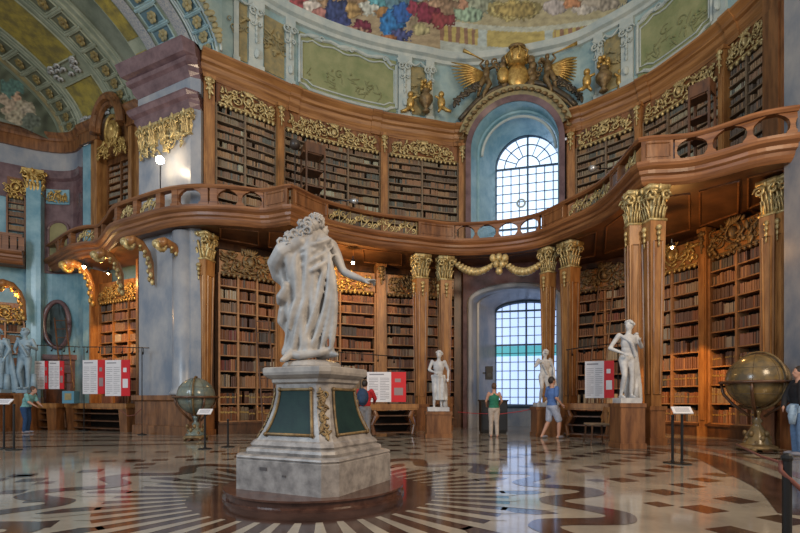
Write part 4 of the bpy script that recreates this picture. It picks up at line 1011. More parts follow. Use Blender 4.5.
    for k, (dy, dz, L) in enumerate(((-.022, .008, .085), (-.008, .010, .075), (.006, .006, .068), (.018, -.002, .055))):
        a = P0+Vector((.02, dy, dz)); drop = (.0, .03, .04, .045)[k]
        h.tube([a, a+Vector((.04, 0, -.003)), a+Vector((.04+L*.45, 0, -drop*.5)), a+Vector((.03+L*.8, 0, -drop-.01))], [.012, .011, .010, .007], 8)
    h.tube([P0+Vector((-.005, -.02, -.012)), P0+Vector((.02, -.035, -.03)), P0+Vector((.045, -.04, -.04))], [.013, .012, .008], 8); h.blob(P0+Vector((.01, 0, 0)), (.05, .032, .022))
    h.build('hand', SM, r, smooth=True)
    # head turned away to the right with beard outline
    m = MB(); hc = pt(316, 226, .0)
    m.blob(hc, (.095, .11, .12), None, 0, 20, 14); f = Vector((.72, .55, -.05)).normalized()
    m.blob(hc+f*.09+Vector((0, 0, -.05)), (.065, .065, .075), None, 0, 14, 10); m.tube([hc+f*.13+Vector((0, 0, .02)), hc+f*.165+Vector((0, 0, -.025)), hc+f*.14+Vector((0, 0, -.035))], [.014, .02, .012], 8)
    for sg in (-1, 1): sd = f.cross(Z3)*sg; m.blob(hc+f*.125+sd*.04+Vector((0, 0, .012)), .017); m.blob(hc+sd*.105+Vector((0, 0, -.015)), (.02, .03, .035))
    m.blob(hc+f*.135+Vector((0, 0, -.068)), (.028, .028, .012)); m.tube([hc+Vector((0, 0, -.08)), pt(317, 233, -.01)], [.07, .065], 12)
    remesh(m, 'head', SM, r, .012, 2)
    m = MB(); rr = random.Random(8)   # curls falling over the left shoulder
    bk = Vector((-.5, -.8, 0)).normalized()
    for k in range(120):
        th, ph = rr.uniform(0, 2*pi), rr.uniform(.0, 1.9); d = Vector((sin(ph)*cos(th), sin(ph)*sin(th), cos(ph)))
        if d.dot(f) > .45: continue
        c = hc+Vector((d.x*.098, d.y*.112, d.z*.118)); R_ = rr.uniform(.018, .03); e = rr.uniform(0, 6)
        m.tube([c+(d.cross(Z3)*cos(e+q)+Z3*sin(e+q))*R_*(1-q/9)+d*.004*q for q in range(7)], [.010, .014, .015, .015, .013, .011, .008], 6)
    for k in range(56):
        t = rr.random(); c = pt(312-27*t+rr.uniform(-5, 5), 224+22*t+rr.uniform(-6, 6), -.13-.06*t+rr.uniform(-.03, .05)); R_ = rr.uniform(.025, .042); e = rr.uniform(0, 6)
        m.tube([c+Vector((cos(e+q*.9)*R_, -.006*q+.0, sin(e+q*.9)*R_))*1.0 for q in range(7)], [.013, .02, .022, .022, .019, .015, .010], 6)
    for k in range(10): t = k/9; m.blob(pt(313-25*t, 225+20*t, -.10-.05*t), (.08, .07, .07), None, 0, 8, 6)
    m.build('curly_hair', SM, r, smooth=True)
    m = MB(); m.lathe([(.0, 1.47), (.36, 1.47), (.37, 1.50), (.34, 1.54), (.24, 1.57), (0, 1.58)], C0-T3*-.06, 24, 0, .95, .8); m.build('rocky_base', WMARB, r)
statue()
# ---------------------------------------------------------------- human figures
def capsule(m, pts, rad, n=10): m.tube(pts, rad, n); m.blob(pts[0], rad[0], None, 0, n, 6); m.blob(pts[-1], rad[-1], None, 0, n, 6)
def figure(J, H, r, mats, voxel, hair=True, stone=False, fem=False):
    """J: joints in metres relative to the feet, figure height H ; returns nothing, builds parts under r"""
    o = Vector(r.location); k = H/1.75; P = {a: o+Vector(b)*k for a, b in J.items()}
    m = MB(); q = lambda *v: [x*k for x in v]; sw = .88 if fem else 1
    pel, ch, nk, hd = P['pelvis'], P['chest'], P['neck'], P['head']
    side = (P['sr']-P['sl']).normalized(); up = (nk-pel).normalized(); fw = Vector(J.get('fw', (0, -1, 0))).normalized()
    ax = (side, fw, up)
    m.blob(pel, q(.165, .12, .13), ax, 0, 14, 8); m.blob((pel+ch)/2, q(.145*sw, .105, .17), ax, 0, 14, 8); m.blob(ch, q(.17*sw, .12, .19), ax, 0, 14, 8); m.blob(ch+up*.12*k, q(.18*sw, .10, .08), ax, 0, 14, 8)
    capsule(m, [nk-up*.05*k, hd-Vector((0, 0, .09*k))], q(.062, .055))
    for s_ in 'lr':
        capsule(m, [P['s'+s_], P['s'+s_].lerp(P['e'+s_], .5), P['e'+s_]], q(.058*sw, .052*sw, .042*sw)); capsule(m, [P['e'+s_], P['e'+s_].lerp(P['w'+s_], .35), P['w'+s_]], q(.043*sw, .043*sw, .028))
        hp = pel+side*(.085*k*(1 if s_ == 'r' else -1))-up*.05*k
        capsule(m, [hp, hp.lerp(P['k'+s_], .4), P['k'+s_]], q(.098, .085, .058)); capsule(m, [P['k'+s_], P['k'+s_].lerp(P['a'+s_], .35), P['a'+s_]], q(.058, .062, .038))
        ft = Vector(J.get('t'+s_, tuple(fw*.17))); a = P['a'+s_]; fz_ = Vector((a.x, a.y, a.z-.05*k)); capsule(m, [fz_-ft.normalized()*.04*k, fz_+ft*.6*k, fz_+ft*.95*k-Vector((0, 0, .012*k))], q(.04, .04, .028))
        hdv = (P['w'+s_]-P['e'+s_]).normalized(); pal = P['w'+s_]+hdv*.05*k; sd = hdv.cross(fw if abs(hdv.dot(fw)) < .9 else Z3).normalized()
        m.blob(pal, q(.026, .04, .05), (hdv.cross(sd), sd, hdv), 0, 8, 6)
        for i, L in enumerate((.075, .085, .08, .062)):
            b = pal+sd*(.030-.02*i)*k+hdv*.03*k; bend = hdv.cross(sd)*.02*k; m.tube([b, b+hdv*L*.5*k, b+hdv*L*k*.9+bend], q(.010, .009, .007), 6)
        b = pal+sd*.03*k-hdv*.01*k; m.tube([b, b+(sd*.7+hdv*.7)*.03*k, b+(sd*.5+hdv*.9)*.06*k], q(.012, .011, .008), 6)
    hf = Vector(J.get('hf', tuple(fw))).normalized(); hs = hf.cross(Z3)
    m.blob(hd, q(.076, .095, .115), (hs, hf, Z3), 0, 16, 10); m.blob(hd+hf*.035*k-Z3*.06*k, q(.055, .06, .06), (hs, hf, Z3), 0, 12, 8)
    m.tube([hd+hf*.09*k+Z3*.01*k, hd+hf*.112*k-Z3*.028*k], q(.010, .016), 6)
    for s_ in (-1, 1): m.blob(hd+hs*.076*k*s_-Z3*.01*k, q(.012, .02, .03), (hs, hf, Z3), 0, 8, 5); m.blob(hd+hf*.085*k+hs*.032*k*s_+Z3*.012*k, q(.013, .010, .008), None, 0, 8, 5)
    m.blob(hd+hf*.092*k-Z3*.055*k, q(.026, .010, .008), (hs, hf, Z3), 0, 8, 5)
    body = remesh(m, 'body', mats['skin'], r, voxel, 2)
    if hair:
        m = MB(); m.blob(hd-hf*.018*k+Z3*.02*k, q(.086, .098, .115), (hs, hf, Z3), 0, 16, 10)
        if fem: m.blob(hd-hf*.07*k+Z3*.07*k, q(.045, .045, .045))
        if stone:
            rr = random.Random(int(H*100))
            for i in range(40):
                th, ph = rr.uniform(0, 6.28), rr.uniform(0, 1.6); d = Vector((sin(ph)*cos(th), sin(ph)*sin(th), cos(ph)))
                if d.dot(hf) < .6: m.blob(hd+d*.105*k, .026*k, None, 0, 6, 5)
        hm = MB(); hm.v = m.v; hm.f = m.f; hm.m = m.m; hm.build('hair', mats['hair'], r, smooth=True)
    return P, k, side, fw, up
def garment(P, k, side, fw, up, r, name, mt, kind, voxel=.016):
    m = MB(); q = lambda *v: [x*k for x in v]; ax = (side, fw, up); pel, ch = P['pelvis'], P['chest']
    if kind == 'top':
        m.blob((pel+ch)/2, q(.165, .125, .20), ax, 0, 14, 8); m.blob(ch, q(.19, .14, .20), ax, 0, 14, 8); m.blob(pel+up*.02*k, q(.178, .135, .12), ax, 0, 14, 8); m.blob(ch+up*.12*k, q(.19, .115, .085), ax, 0, 14, 8)
        for s_ in 'lr': capsule(m, [P['s'+s_], P['s'+s_].lerp(P['e'+s_], .75)], q(.076, .068))
    if kind == 'vest':
        m.blob((pel+ch)/2, q(.155, .12, .20), ax, 0, 14, 8); m.blob(ch, q(.172, .132, .20), ax, 0, 14, 8); m.blob(pel+up*.04*k, q(.176, .135, .12), ax, 0, 14, 8); m.blob(ch+up*.13*k, q(.12, .10, .07), ax, 0, 14, 8)
    if kind == 'jacket':
        garment_top = garment
        m.blob((pel+ch)/2, q(.18, .14, .21), ax, 0, 14, 8); m.blob(ch, q(.20, .15, .2), ax, 0, 14, 8); m.blob(ch+up*.12*k, q(.2, .12, .085), ax, 0, 14, 8)
        for s_ in 'lr': capsule(m, [P['s'+s_], P['e'+s_]], q(.08, .062)); capsule(m, [P['e'+s_], P['w'+s_]], q(.062, .045))
    if kind in ('trousers', 'shorts'):
        m.blob(pel-up*.02*k, q(.18, .138, .13), ax, 0, 14, 8)
        for s_ in 'lr':
            hp = pel+side*(.085*k*(1 if s_ == 'r' else -1))-up*.05*k
            if kind == 'shorts': capsule(m, [hp, hp.lerp(P['k'+s_], .9)], q(.118, .098))
            else: capsule(m, [hp, P['k'+s_]], q(.112, .076)); capsule(m, [P['k'+s_], P['a'+s_]], q(.076, .062))
    return remesh(m, name, mt, r, voxel, 2)
# ---------------------------------------------------------------- stone statues on pedestals
SKIN = mat('skin', (.50, .27, .19), .5); HAIRB = mat('brown_hair', (.09, .045, .025), .6); HAIRD = mat('dark_hair', (.02, .014, .012), .6)
def px_thing(name, x, d, z, label, cat, group=None): return thing(name, tuple(atd(x, d, z)), label, cat, group)
def drape(r, P, k, side, fw, up, mt, style):
    m = MB(); n = 26; secs = []
    pel = P['pelvis']; base = Vector(r.location)
    if style == 'hips':
        for z in [i/14 for i in range(15)]:
            c = pel.lerp(base+side*.1*k+Vector((0, 0, .12)), z)+up*.08*(1-z); w_ = (.2+.06*z)*k
            secs.append([c+side*(w_*(1+.16*sin(7*a+5*z))*cos(a)*(1 if z < .4 else 1-.35*(z-.4)))+fw*(.15*k*(1+.2*sin(9*a-4*z))*sin(a)) for a in [2*pi*i/n for i in range(n)]])
        m.loft(secs[:12]); m.tube([pel-side*.2*k+up*.02, pel+fw*.16*k+up*.06, pel+side*.2*k-up*.04, pel+side*.22*k-up*.4*k], [.05*k, .06*k, .06*k, .03*k], 8)
    else:
        sh = P['sr'] if style == 'right' else P['sl']; sg = 1 if style == 'right' else -1
        for q in range(7):
            o = side*sg*(.03*q-.06)*k-fw*(.13+.02*sin(q*2))*k
            m.tube([sh+fw*.06*k+up*.04*k, sh-fw*.1*k+up*.03*k, pel+o+side*sg*.12*k+up*.1*k, base+o*1.5+side*sg*.18*k+Vector((0, 0, .35*k)), base+o*1.5+side*sg*.2*k+Vector((0, 0, .03))], [.04*k, .05*k, .06*k, .07*k, .06*k], 8)
        m.tube([P['sl']+up*.02, P['chest']+fw*.14*k, pel+side*.15*k+fw*.1*k], [.04*k, .045*k, .04*k], 8)
    remesh(m, 'drapery', mt, r, .02, 2)
STM = mat('grey_white_marble', (.60, .60, .60), .5, c2=(.40, .40, .42), scale=4); STB = mat('bluish_marble', (.30, .42, .50), .5, c2=(.22, .32, .40), scale=4)
POSE = dict(pelvis=(0, 0, .93), chest=(.02, -.02, 1.24), neck=(.02, -.02, 1.47), head=(.03, -.04, 1.635), sl=(-.18, 0, 1.42), sr=(.2, 0, 1.41), el=(-.28, -.03, 1.16), er=(.32, .02, 1.15), wl=(-.12, -.2, 1.08), wr=(.3, -.12, .92),
            kl=(-.1, -.1, .5), al=(-.12, .03, .09), kr=(.1, -.02, .5), ar=(.1, 0, .09), fw=(0, -1, 0), hf=(-.5, -.85, 0))
def stone(x, d, zt, H, pw, label, pose=None, dr='hips', mt=None, plab='', pmt=None, yaw=0):
    mt = mt or STM; p = atd(x, d, 0)
    pr_ = thing('statue_plinth', tuple(p), plab, 'plinth'); m = MB(); m.box(p+Z3*(zt*.5), pw*.92, pw*.92, zt-.02); m.build('block', pmt or WOOD, pr_)
    m = MB(); m.box(p+Z3*.06, pw, pw, .12); m.build('foot_moulding', pmt or WOOD, pr_); m = MB(); m.box(p+Z3*(zt-.05), pw, pw, .09); m.build('top_slab', pmt or WOOD, pr_)
    r = thing('marble_statue', (p.x, p.y, zt), label, 'statue'); J = dict(POSE); J.update(pose or {})
    b = MB(); b.box(p+Z3*(zt+.06), pw*.8, pw*.7, .12); b.build('base', mt, r)
    J = {k: (v if k in ('fw', 'hf', 'tl', 'tr') else (v[0], v[1], v[2]+.10)) for k, v in J.items()}
    P, k, side, fw, up = figure(J, H, r, {'skin': mt, 'hair': mt}, .02, True, True); drape(r, P, k, side, fw, up, mt, dr)
    m = MB(); q = P['kr']+side*.12*k; m.tube([Vector((q.x, q.y+.08, zt+.1)), Vector((q.x, q.y+.08, zt+.55*k))], [.09*k, .06*k], 8); m.build('tree_stump', mt, r, smooth=True)
stone(438, 14.0, .77, 1.70, .78, 'white marble statue of a standing man holding a baton before the left column pair', None, 'hips', None, 'brown plinth under the statue before the column pair left of the window')
stone(544, 14.3, .90, 1.64, .68, 'draped white marble statue right of the lower window behind the walking man', dict(wl=(-.2, -.15, 1.3), el=(-.3, -.05, 1.2), hf=(-1, -.2, 0), fw=(-.6, -.8, 0)), 'right', None, 'brown plinth right of the lower window behind the walking man')
stone(627, 10.85, 1.03, 1.80, .60, 'large white marble statue with hand on hip beside the right column pair', dict(wl=(-.16, -.16, 1.0), el=(-.38, .02, 1.13), hf=(-.9, -.5, 0), er=(.30, -.05, 1.15), wr=(.18, -.22, 1.25)), 'right', None, 'marble clad brown plinth under the statue with hand on hip')
stone(-2, 16.6, 1.35, 2.15, .95, 'pale blue marble statue at the left edge, left one of the pair', dict(hf=(.6, -.7, 0)), 'right', STB, 'brown plinth at the left edge under the left blue statue')
stone(25, 16.9, 1.35, 2.2, .5, 'pale blue marble statue at the left edge, right one of the pair', dict(hf=(-.6, -.7, 0), wr=(.35, -.3, 1.2)), 'left', STB, 'brown plinth at the left edge under the right blue statue')
# ---------------------------------------------------------------- people
def person(x, d, H, label, J, top, topk, bot, botk, hair, fem=False, shoe=None):
    r = px_thing('person', x, d, 0, label, 'person'); JJ = dict(POSE); JJ.update(dict(chest=(0, 0, 1.24), neck=(0, 0, 1.47), head=(0, 0, 1.635))); JJ.update(J)
    P, k, side, fw, up = figure(JJ, H, r, {'skin': SKIN, 'hair': hair}, .013, True, False, fem)
    garment(P, k, side, fw, up, r, 'top' if topk != 'jacket' else 'jacket', top, topk); garment(P, k, side, fw, up, r, 'trousers' if botk == 'trousers' else 'shorts', bot, botk)
    for s_ in 'lr':
        m = MB(); a = P['a'+s_]; ft = Vector(JJ.get('t'+s_, tuple(fw*.17))).normalized(); q = Vector((a.x, a.y, r.location.z+.045*k)); m.blob(q+ft*.06*k, (.055*k, .14*k, .045*k), (ft.cross(Z3), ft, Z3), 0, 12, 8); m.build('shoe', shoe or mat('grey_shoe', (.20, .20, .24), .6), r, smooth=True)
    return r, P, k
cl = lambda n, c: mat(n, c, .8, c2=tuple(v*.75 for v in c), scale=14)
person(494, 14.0, 1.60, 'woman in a green sleeveless top and pale trousers facing the lower window', dict(fw=(.05, 1, 0), hf=(.1, 1, 0), sl=(.17, 0, 1.42), sr=(-.17, 0, 1.42), el=(.26, .03, 1.16), er=(-.25, .05, 1.16), wl=(.2, .2, 1.02), wr=(-.20, .22, 1.05), kl=(.09, .02, .5), kr=(-.09, .02, .5), al=(.1, 0, .09), ar=(-.1, 0, .09)),
       cl('green_cloth', (.015, .17, .10)), 'vest', cl('beige_cloth', (.50, .42, .36)), 'trousers', HAIRB, True)
person(552, 13.5, 1.76, 'man in a blue polo shirt and pale shorts walking past the draped statue', dict(fw=(.9, .4, 0), hf=(1, .2, 0), sl=(-.05, .17, 1.42), sr=(.08, -.17, 1.42), el=(-.1, .2, 1.15), er=(.05, -.22, 1.15), wl=(.1, .18, .95), wr=(.2, -.2, .98), kl=(-.06, .1, .5), kr=(.18, -.08, .5), al=(-.24, .1, .10), ar=(.16, -.08, .09)),
       cl('blue_polo_cloth', (.09, .19, .48)), 'top', cl('pale_shorts_cloth', (.42, .46, .58)), 'shorts', HAIRD)
person(365, 13.4, 1.66, 'person in a red jacket with a navy backpack, half hidden behind the pedestal', dict(fw=(.2, 1, 0), hf=(.3, 1, 0), sl=(.19, 0, 1.42), sr=(-.19, 0, 1.42), el=(.3, .1, 1.2), er=(-.28, .1, 1.2), wl=(.26, .3, 1.1), wr=(-.2, .3, 1.1), kl=(.09, .02, .5), kr=(-.09, .02, .5), al=(.1, 0, .09), ar=(-.1, 0, .09)),
       cl('red_cloth', (.52, .02, .03)), 'jacket', cl('grey_cloth', (.22, .21, .22)), 'trousers', HAIRD)
m = MB(); p = atd(364.5, 13.2, 1.18); m.blob(p+Vector((-.05, -.04, 0)), (.17, .12, .25), None, 0, 14, 10); m.blob(p+Vector((-.05, -.12, -.06)), (.12, .06, .13), None, 0, 12, 8)
m.tube([p+Vector((-.13, -.02, .2)), p+Vector((-.13, .12, .26)), p+Vector((-.13, .2, .18))], .02, 6); m.top('backpack', cl('navy_cloth', (.02, .05, .11)), 'navy backpack worn by the person in the red jacket', 'backpack', smooth=True)
r, P, k = person(799, 9.25, 1.76, 'person in a dark jacket and blue jeans at the right edge beside the large globe', dict(fw=(-.8, .5, 0), hf=(-1, .3, 0), sl=(-.08, -.17, 1.42), sr=(.05, .17, 1.42), el=(-.12, -.2, 1.15), er=(-.1, .2, 1.15), wl=(-.2, -.3, 1.0), wr=(-.22, .1, .98), kl=(-.04, -.09, .5), kr=(0, .1, .5), al=(-.02, -.1, .09), ar=(.02, .1, .09)),
       cl('black_cloth', (.015, .015, .02)), 'jacket', cl('blue_jeans', (.14, .24, .42)), 'trousers', HAIRD)
m = MB(); c = P['pelvis']; m.blob(c+Vector((0, 0, -.02)), (.21, .21, .15), None, 0, 14, 8); m.tube([c+Vector((-.18, -.1, .06)), c+Vector((-.22, -.1, -.15)), c+Vector((-.2, -.08, -.3))], [.07, .07, .05], 8); m.build('tied_shirt', cl('light_blue_cloth', (.38, .52, .68)), r, smooth=True)
person(26, 15.6, 1.62, 'person in a pale teal top and dark blue trousers beside the left exhibition case', dict(fw=(.9, .3, 0), hf=(1, .1, -.3), chest=(.10, 0, 1.22), neck=(.2, 0, 1.40), head=(.28, 0, 1.55), sl=(.15, .17, 1.36), sr=(.15, -.17, 1.36), el=(.25, .2, 1.12), er=(.25, -.2, 1.12), wl=(.42, .15, 1.0), wr=(.42, -.15, 1.0), kl=(.03, .1, .5), kr=(.05, -.08, .5), al=(-.02, .1, .09), ar=(0, -.08, .09)),
       cl('teal_cloth', (.20, .45, .45)), 'top', cl('dark_blue_cloth', (.015, .06, .16)), 'trousers', HAIRB)
# ---------------------------------------------------------------- globes
GLOB = mat('globe_map_left', (.22, .22, .16), .2, c2=(.09, .13, .13), scale=4, detail=8); GLOB2 = mat('globe_map_right', (.24, .155, .055), .2, c2=(.09, .07, .04), scale=3.5, detail=8)
def globe(x, d, yc, rad, label, gm, fm):
    p = atd(x, d, 0); zc = zz(yc, d); r = thing('globe', tuple(p), label, 'globe'); c = p+Z3*zc
    m = MB(); m.blob(c, rad*.96, None, 0, 40, 24); sp = m.build('map_ball', gm, r, smooth=True)
    m = MB()
    for lat in (-.5, 0, .5): m.tube([c+Vector((rad*.965*cos(lat)*cos(a), rad*.965*cos(lat)*sin(a), rad*.965*sin(lat))) for a in [2*pi*i/32 for i in range(33)]], .006, 4)
    for lo in (0, .8, 1.6, 2.4): m.tube([c+Vector((rad*.965*cos(a)*cos(lo), rad*.965*cos(a)*sin(lo), rad*.965*sin(a))) for a in [2*pi*i/32 for i in range(33)]], .005, 4)
    m.build('graticule_line', mat('graticule_ink', (.09, .06, .03), .5), sp)
    m = MB(); m.tube([c+Vector((rad*1.03*cos(a)*.25, -rad*1.03*cos(a)*.97, rad*1.03*sin(a))) for a in [2*pi*i/40 for i in range(41)]], .025, 6); m.build('meridian_ring', GOLDD, r, smooth=True)
    m = MB(); m.lathe([(rad*1.0, -.03), (rad*1.14, -.03), (rad*1.16, 0), (rad*1.14, .03), (rad*1.0, .03)], c-Z3*.03, 40); m.build('horizon_ring', fm, r, smooth=True)
    m = MB(); zb = zc-rad-.02
    m.lathe([(.03, zb), (.09, zb-.02), (.06, zb-.10), (.05, zb-.16), (.11, zb-.24), (.07, zb-.3), (.10, zb-.36), (.20, zb*.42), (.26, .17), (.28, .13)], p, 20); m.build('turned_stem', gm if fm is WOODD else GOLDD, r, smooth=True)
    for k in range(4):
        a = pi/4+k*pi/2; e = Vector((cos(a), sin(a), 0)); m = MB()
        m.tube([c+e*rad*1.08-Z3*.05, c+e*rad*1.02-Z3*rad*.45, c+e*rad*.72-Z3*rad*.85, p+e*.12+Z3*(zb-.15)], [.03, .032, .035, .03], 6); m.build('cradle_arm', fm, r, smooth=True)
    m = MB(); m.lathe([(.0, .05), (rad*.62, .05), (rad*.62, .10), (rad*.5, .14), (rad*.3, .2), (.0, .22)], p, 4 if False else 24); m.build('base', GOLDD, r, smooth=True)
    for k in range(4): a = pi/4+k*pi/2; m = MB(); m.blob(p+Vector((cos(a), sin(a), 0))*rad*.55+Z3*.045, (.06, .06, .045), None, 0, 8, 6); m.build('foot', GOLDD, r, smooth=True)
    m = MB()
    for k in range(14): a = k*2*pi/14; m.blob(p+Vector((cos(a)*.22, sin(a)*.22, .18+.1*(k % 3))), (.05, .05, .07), None, 0, 6, 5)
    m.build('carved_foliage', GOLDD, r, smooth=True)
globe(757, 10.15, 381, .60, 'very large antique globe in a dark ring stand near the right edge', GLOB2, WOODD)
globe(196, 13.0, 396, .52, 'smaller antique globe on a pale carved foot before the left marble pier', GLOB, WOODD)
# ---------------------------------------------------------------- exhibition cases, panels and lamp rails
TABM = WOOD; PW = mat('panel_white', (.72, .70, .72), .5); PR = mat('panel_red', (.62, .012, .02), .45); TXT = mat('panel_text', (.22, .21, .24), .6); CLG = mat('case_glass', (.30, .38, .42), .06, spec=.8)
def case(a, b, dep, h, label, legs=False):
    a, b = Vector((a.x, a.y, 0)), Vector((b.x, b.y, 0)); Xa = (b-a).normalized(); Ya = Vector((-Xa.y, Xa.x, 0)); L = (b-a).length; c = (a+b)/2+Ya*dep/2; ax = (Xa, Ya, Z3)
    r = thing('exhibition_case', tuple(c), label, 'display case')
    m = MB(); m.box(c+Z3*(h-.07), L, dep, .14, ax); m.box(c+Z3*(h-.16), L*.97, dep*.95, .05, ax); m.build('case_top', WOODL, r)
    m = MB(); P = [c+Xa*(i*(L/2-.08))+Ya*(j*(dep/2-.08))+Z3*(h+.012) for i, j in ((-1, -1), (1, -1), (1, 1), (-1, 1))]; m.quad(*P); m.build('glass_lid', CLG, r)
    m = MB(); rr = random.Random(int(L*10))
    for s_ in (-1, 1):
        m = MB()
        if legs:
            for j in (-1, 1):
                o = c+Xa*(s_*(L/2-.18))+Ya*(j*(dep/2-.1)); m.tube([o+Z3*(h-.18), o+Xa*(-s_*.07)+Z3*(h*.62), o+Xa*(s_*.06)+Z3*(h*.35), o+Z3*.05], [.06, .09, .05, .06], 8)
        else: m.box(c+Xa*(s_*(L/2-.24))+Z3*((h-.18)/2), .42, dep*.9, h-.18, ax, 0, .88)
        m.build('leg', WOOD, r)
    for z in (.10, .36, .62):
        m = MB(); m.box(c+Z3*z, L*.9, dep*.8, .035, ax); m.build('shelf', WOODD, r)
    m = MB(); m.box(c+Ya*(dep*.4)+Z3*(h*.42), L*.9, .03, h*.7, ax); m.build('back', BACK, r)
    return r, Xa, Ya
def panel(x0, x1, y0, y1, d, split, label, pic=False, skew=0):
    d1 = d+skew; a, b = atd(x0, d, 0), atd(x1, d1, 0); zt, zb = zz(y0, (d+d1)/2), zz(y1, (d+d1)/2); Xa = (b-a); L = Xa.length; Xa.normalize(); Ya = Vector((-Xa.y, Xa.x, 0)); o = a+Z3*zb; H = zt-zb; ax = (Xa, Ya, Z3)
    r = thing('information_panel', tuple(o+Xa*L/2), label, 'sign'); w1 = L*split
    m = MB(); m.box(o+Xa*w1/2+Z3*H/2, w1, .03, H, ax); bd = m.build('white_board', PW, r)
    m = MB(); m.box(o+Xa*(w1+(L-w1)/2)+Z3*H/2, L-w1, .03, H, ax); rd = m.build('red_board', PR, r)
    m = MB(); n = 14; rr = random.Random(int(x0))
    for cc in (.08, .54):
        for k in range(n):
            w_ = w1*.38*(1 if k % 5 else .6); m.box(o+Xa*(w1*cc+w_/2)-Ya*.018+Z3*H*(.08+.055*k), w_, .004, .012, ax)
    m.box(o+Xa*w1*.4-Ya*.018+Z3*H*.92, w1*.6, .004, .035, ax); m.build('printed_text', TXT, bd)
    m = MB(); wr = L-w1; m.box(o+Xa*(w1+wr*.5)-Ya*.018+Z3*H*.35, wr*.6, .004, H*.25, ax); m.box(o+Xa*(w1+wr*.45)-Ya*.018+Z3*H*.72, wr*.4, .004, H*.12, ax); m.build('printed_picture', PW if pic else mat('panel_photo', (.30, .22, .22), .5), rd)
    m = MB()
    for q in (.12, .88): m.tube([o+Xa*L*q+Z3*(-.0), o+Xa*L*q+Ya*.06-Z3*.0+Z3*.02, o+Xa*L*q+Ya*.18+Z3*0], .012, 5)
    m.build('foot_bracket', DARKM, r)
case(atd(64, 17.3), atd(126, 15.9), .8, .98, 'long wooden exhibition case left of the marble pier with two red and white panels')
case(atd(27, 17.3), atd(56, 17.1), .7, .98, 'shorter wooden exhibition case further left beside the blue statues')
case(atd(369, 14.1), atd(419, 14.5), .75, .98, 'wooden exhibition case with carved legs between the pedestal and the left column pair', True)
case(atd(561, 14.0), atd(612, 13.2), .75, 1.0, 'wooden exhibition case behind the chair near the right statue', True)
panel(83, 105, 360, 394, 16.6, .68, 'red and white information panel on the long left case, its left one', skew=-.2)
panel(105.5, 130, 360, 396, 16.2, .65, 'red and white information panel on the long left case, its right one', True, -.2)
panel(35, 48, 361, 389, 17.4, .76, 'red and white information panel on the far left case, its left one')
panel(49, 64, 361, 389, 17.4, .72, 'red and white information panel on the far left case, its right one')
panel(367, 406, 372, 402, 14.6, .62, 'red and white information panel standing behind the central pedestal')
panel(585, 614, 361, 398, 13.9, .66, 'red and white information panel behind the chair near the right statue', True, -.3)
m = MB(); p = atd(71, 16.9, .98); m.box(p+Z3*.22, .42, .3, .44); o = m.top('picture_box', mat('blue_case', (.10, .26, .36), .3), 'small blue display box with a tan picture between the left panels', 'display box')
m = MB(); m.box(p+Z3*.24-Vector((0, .152, 0)), .24, .006, .24); m.build('picture', TANP, o)
def lamp_rail(pts, posts, label, lamps=4):
    p0 = Vector(pts[0]); r = thing('lamp_rail', (p0.x, p0.y, 0), label, 'lamp rail'); m = MB(); m.tube(pts, .016, 6); m.build('rail', DARKM, r)
    for q in posts: m = MB(); m.tube([Vector((q.x, q.y, 0)), q], .014, 6); m.lathe([(.13, 0), (.13, .02), (.03, .04), (.02, .06)], (q.x, q.y, 0), 16); m.build('post', DARKM, r)
    for k in range(lamps):
        t = (k+.5)/lamps*(len(pts)-1); i = min(int(t), len(pts)-2); c = Vector(pts[i]).lerp(Vector(pts[i+1]), t-i); m = MB(); m.tube([c, c-Z3*.12, c-Z3*.2-Vector((0, .05, 0))], [.012, .012, .035], 8); m.build('lamp_head', DARKM, r)
q = lambda x, y, d: atd(x, d, zz(y, d))
lamp_rail([q(82, 347, 16.9), q(118, 347, 15.9), q(149, 348, 14.7)], [q(142, 347, 14.9), q(84, 347, 16.8)], 'tall black lamp rail over the long left exhibition case', 6)
lamp_rail([q(30, 345, 17.9), q(60, 346, 17.7), q(80, 347, 17.0)], [q(36, 345, 17.8), q(62, 346, 17.6)], 'black lamp rail over the far left exhibition case', 4)
lamp_rail([q(338, 352, 15.2), q(402, 357, 15.3)], [q(341, 352, 15.2), q(400, 357, 15.3)], 'black lamp rail behind the central pedestal', 4)
lamp_rail([q(566, 350, 14.9), q(590, 346, 14.6), q(620, 343, 13.4)], [q(568, 350, 14.9), q(618, 343, 13.45)], 'black lamp rail over the exhibition case near the right statue', 4)
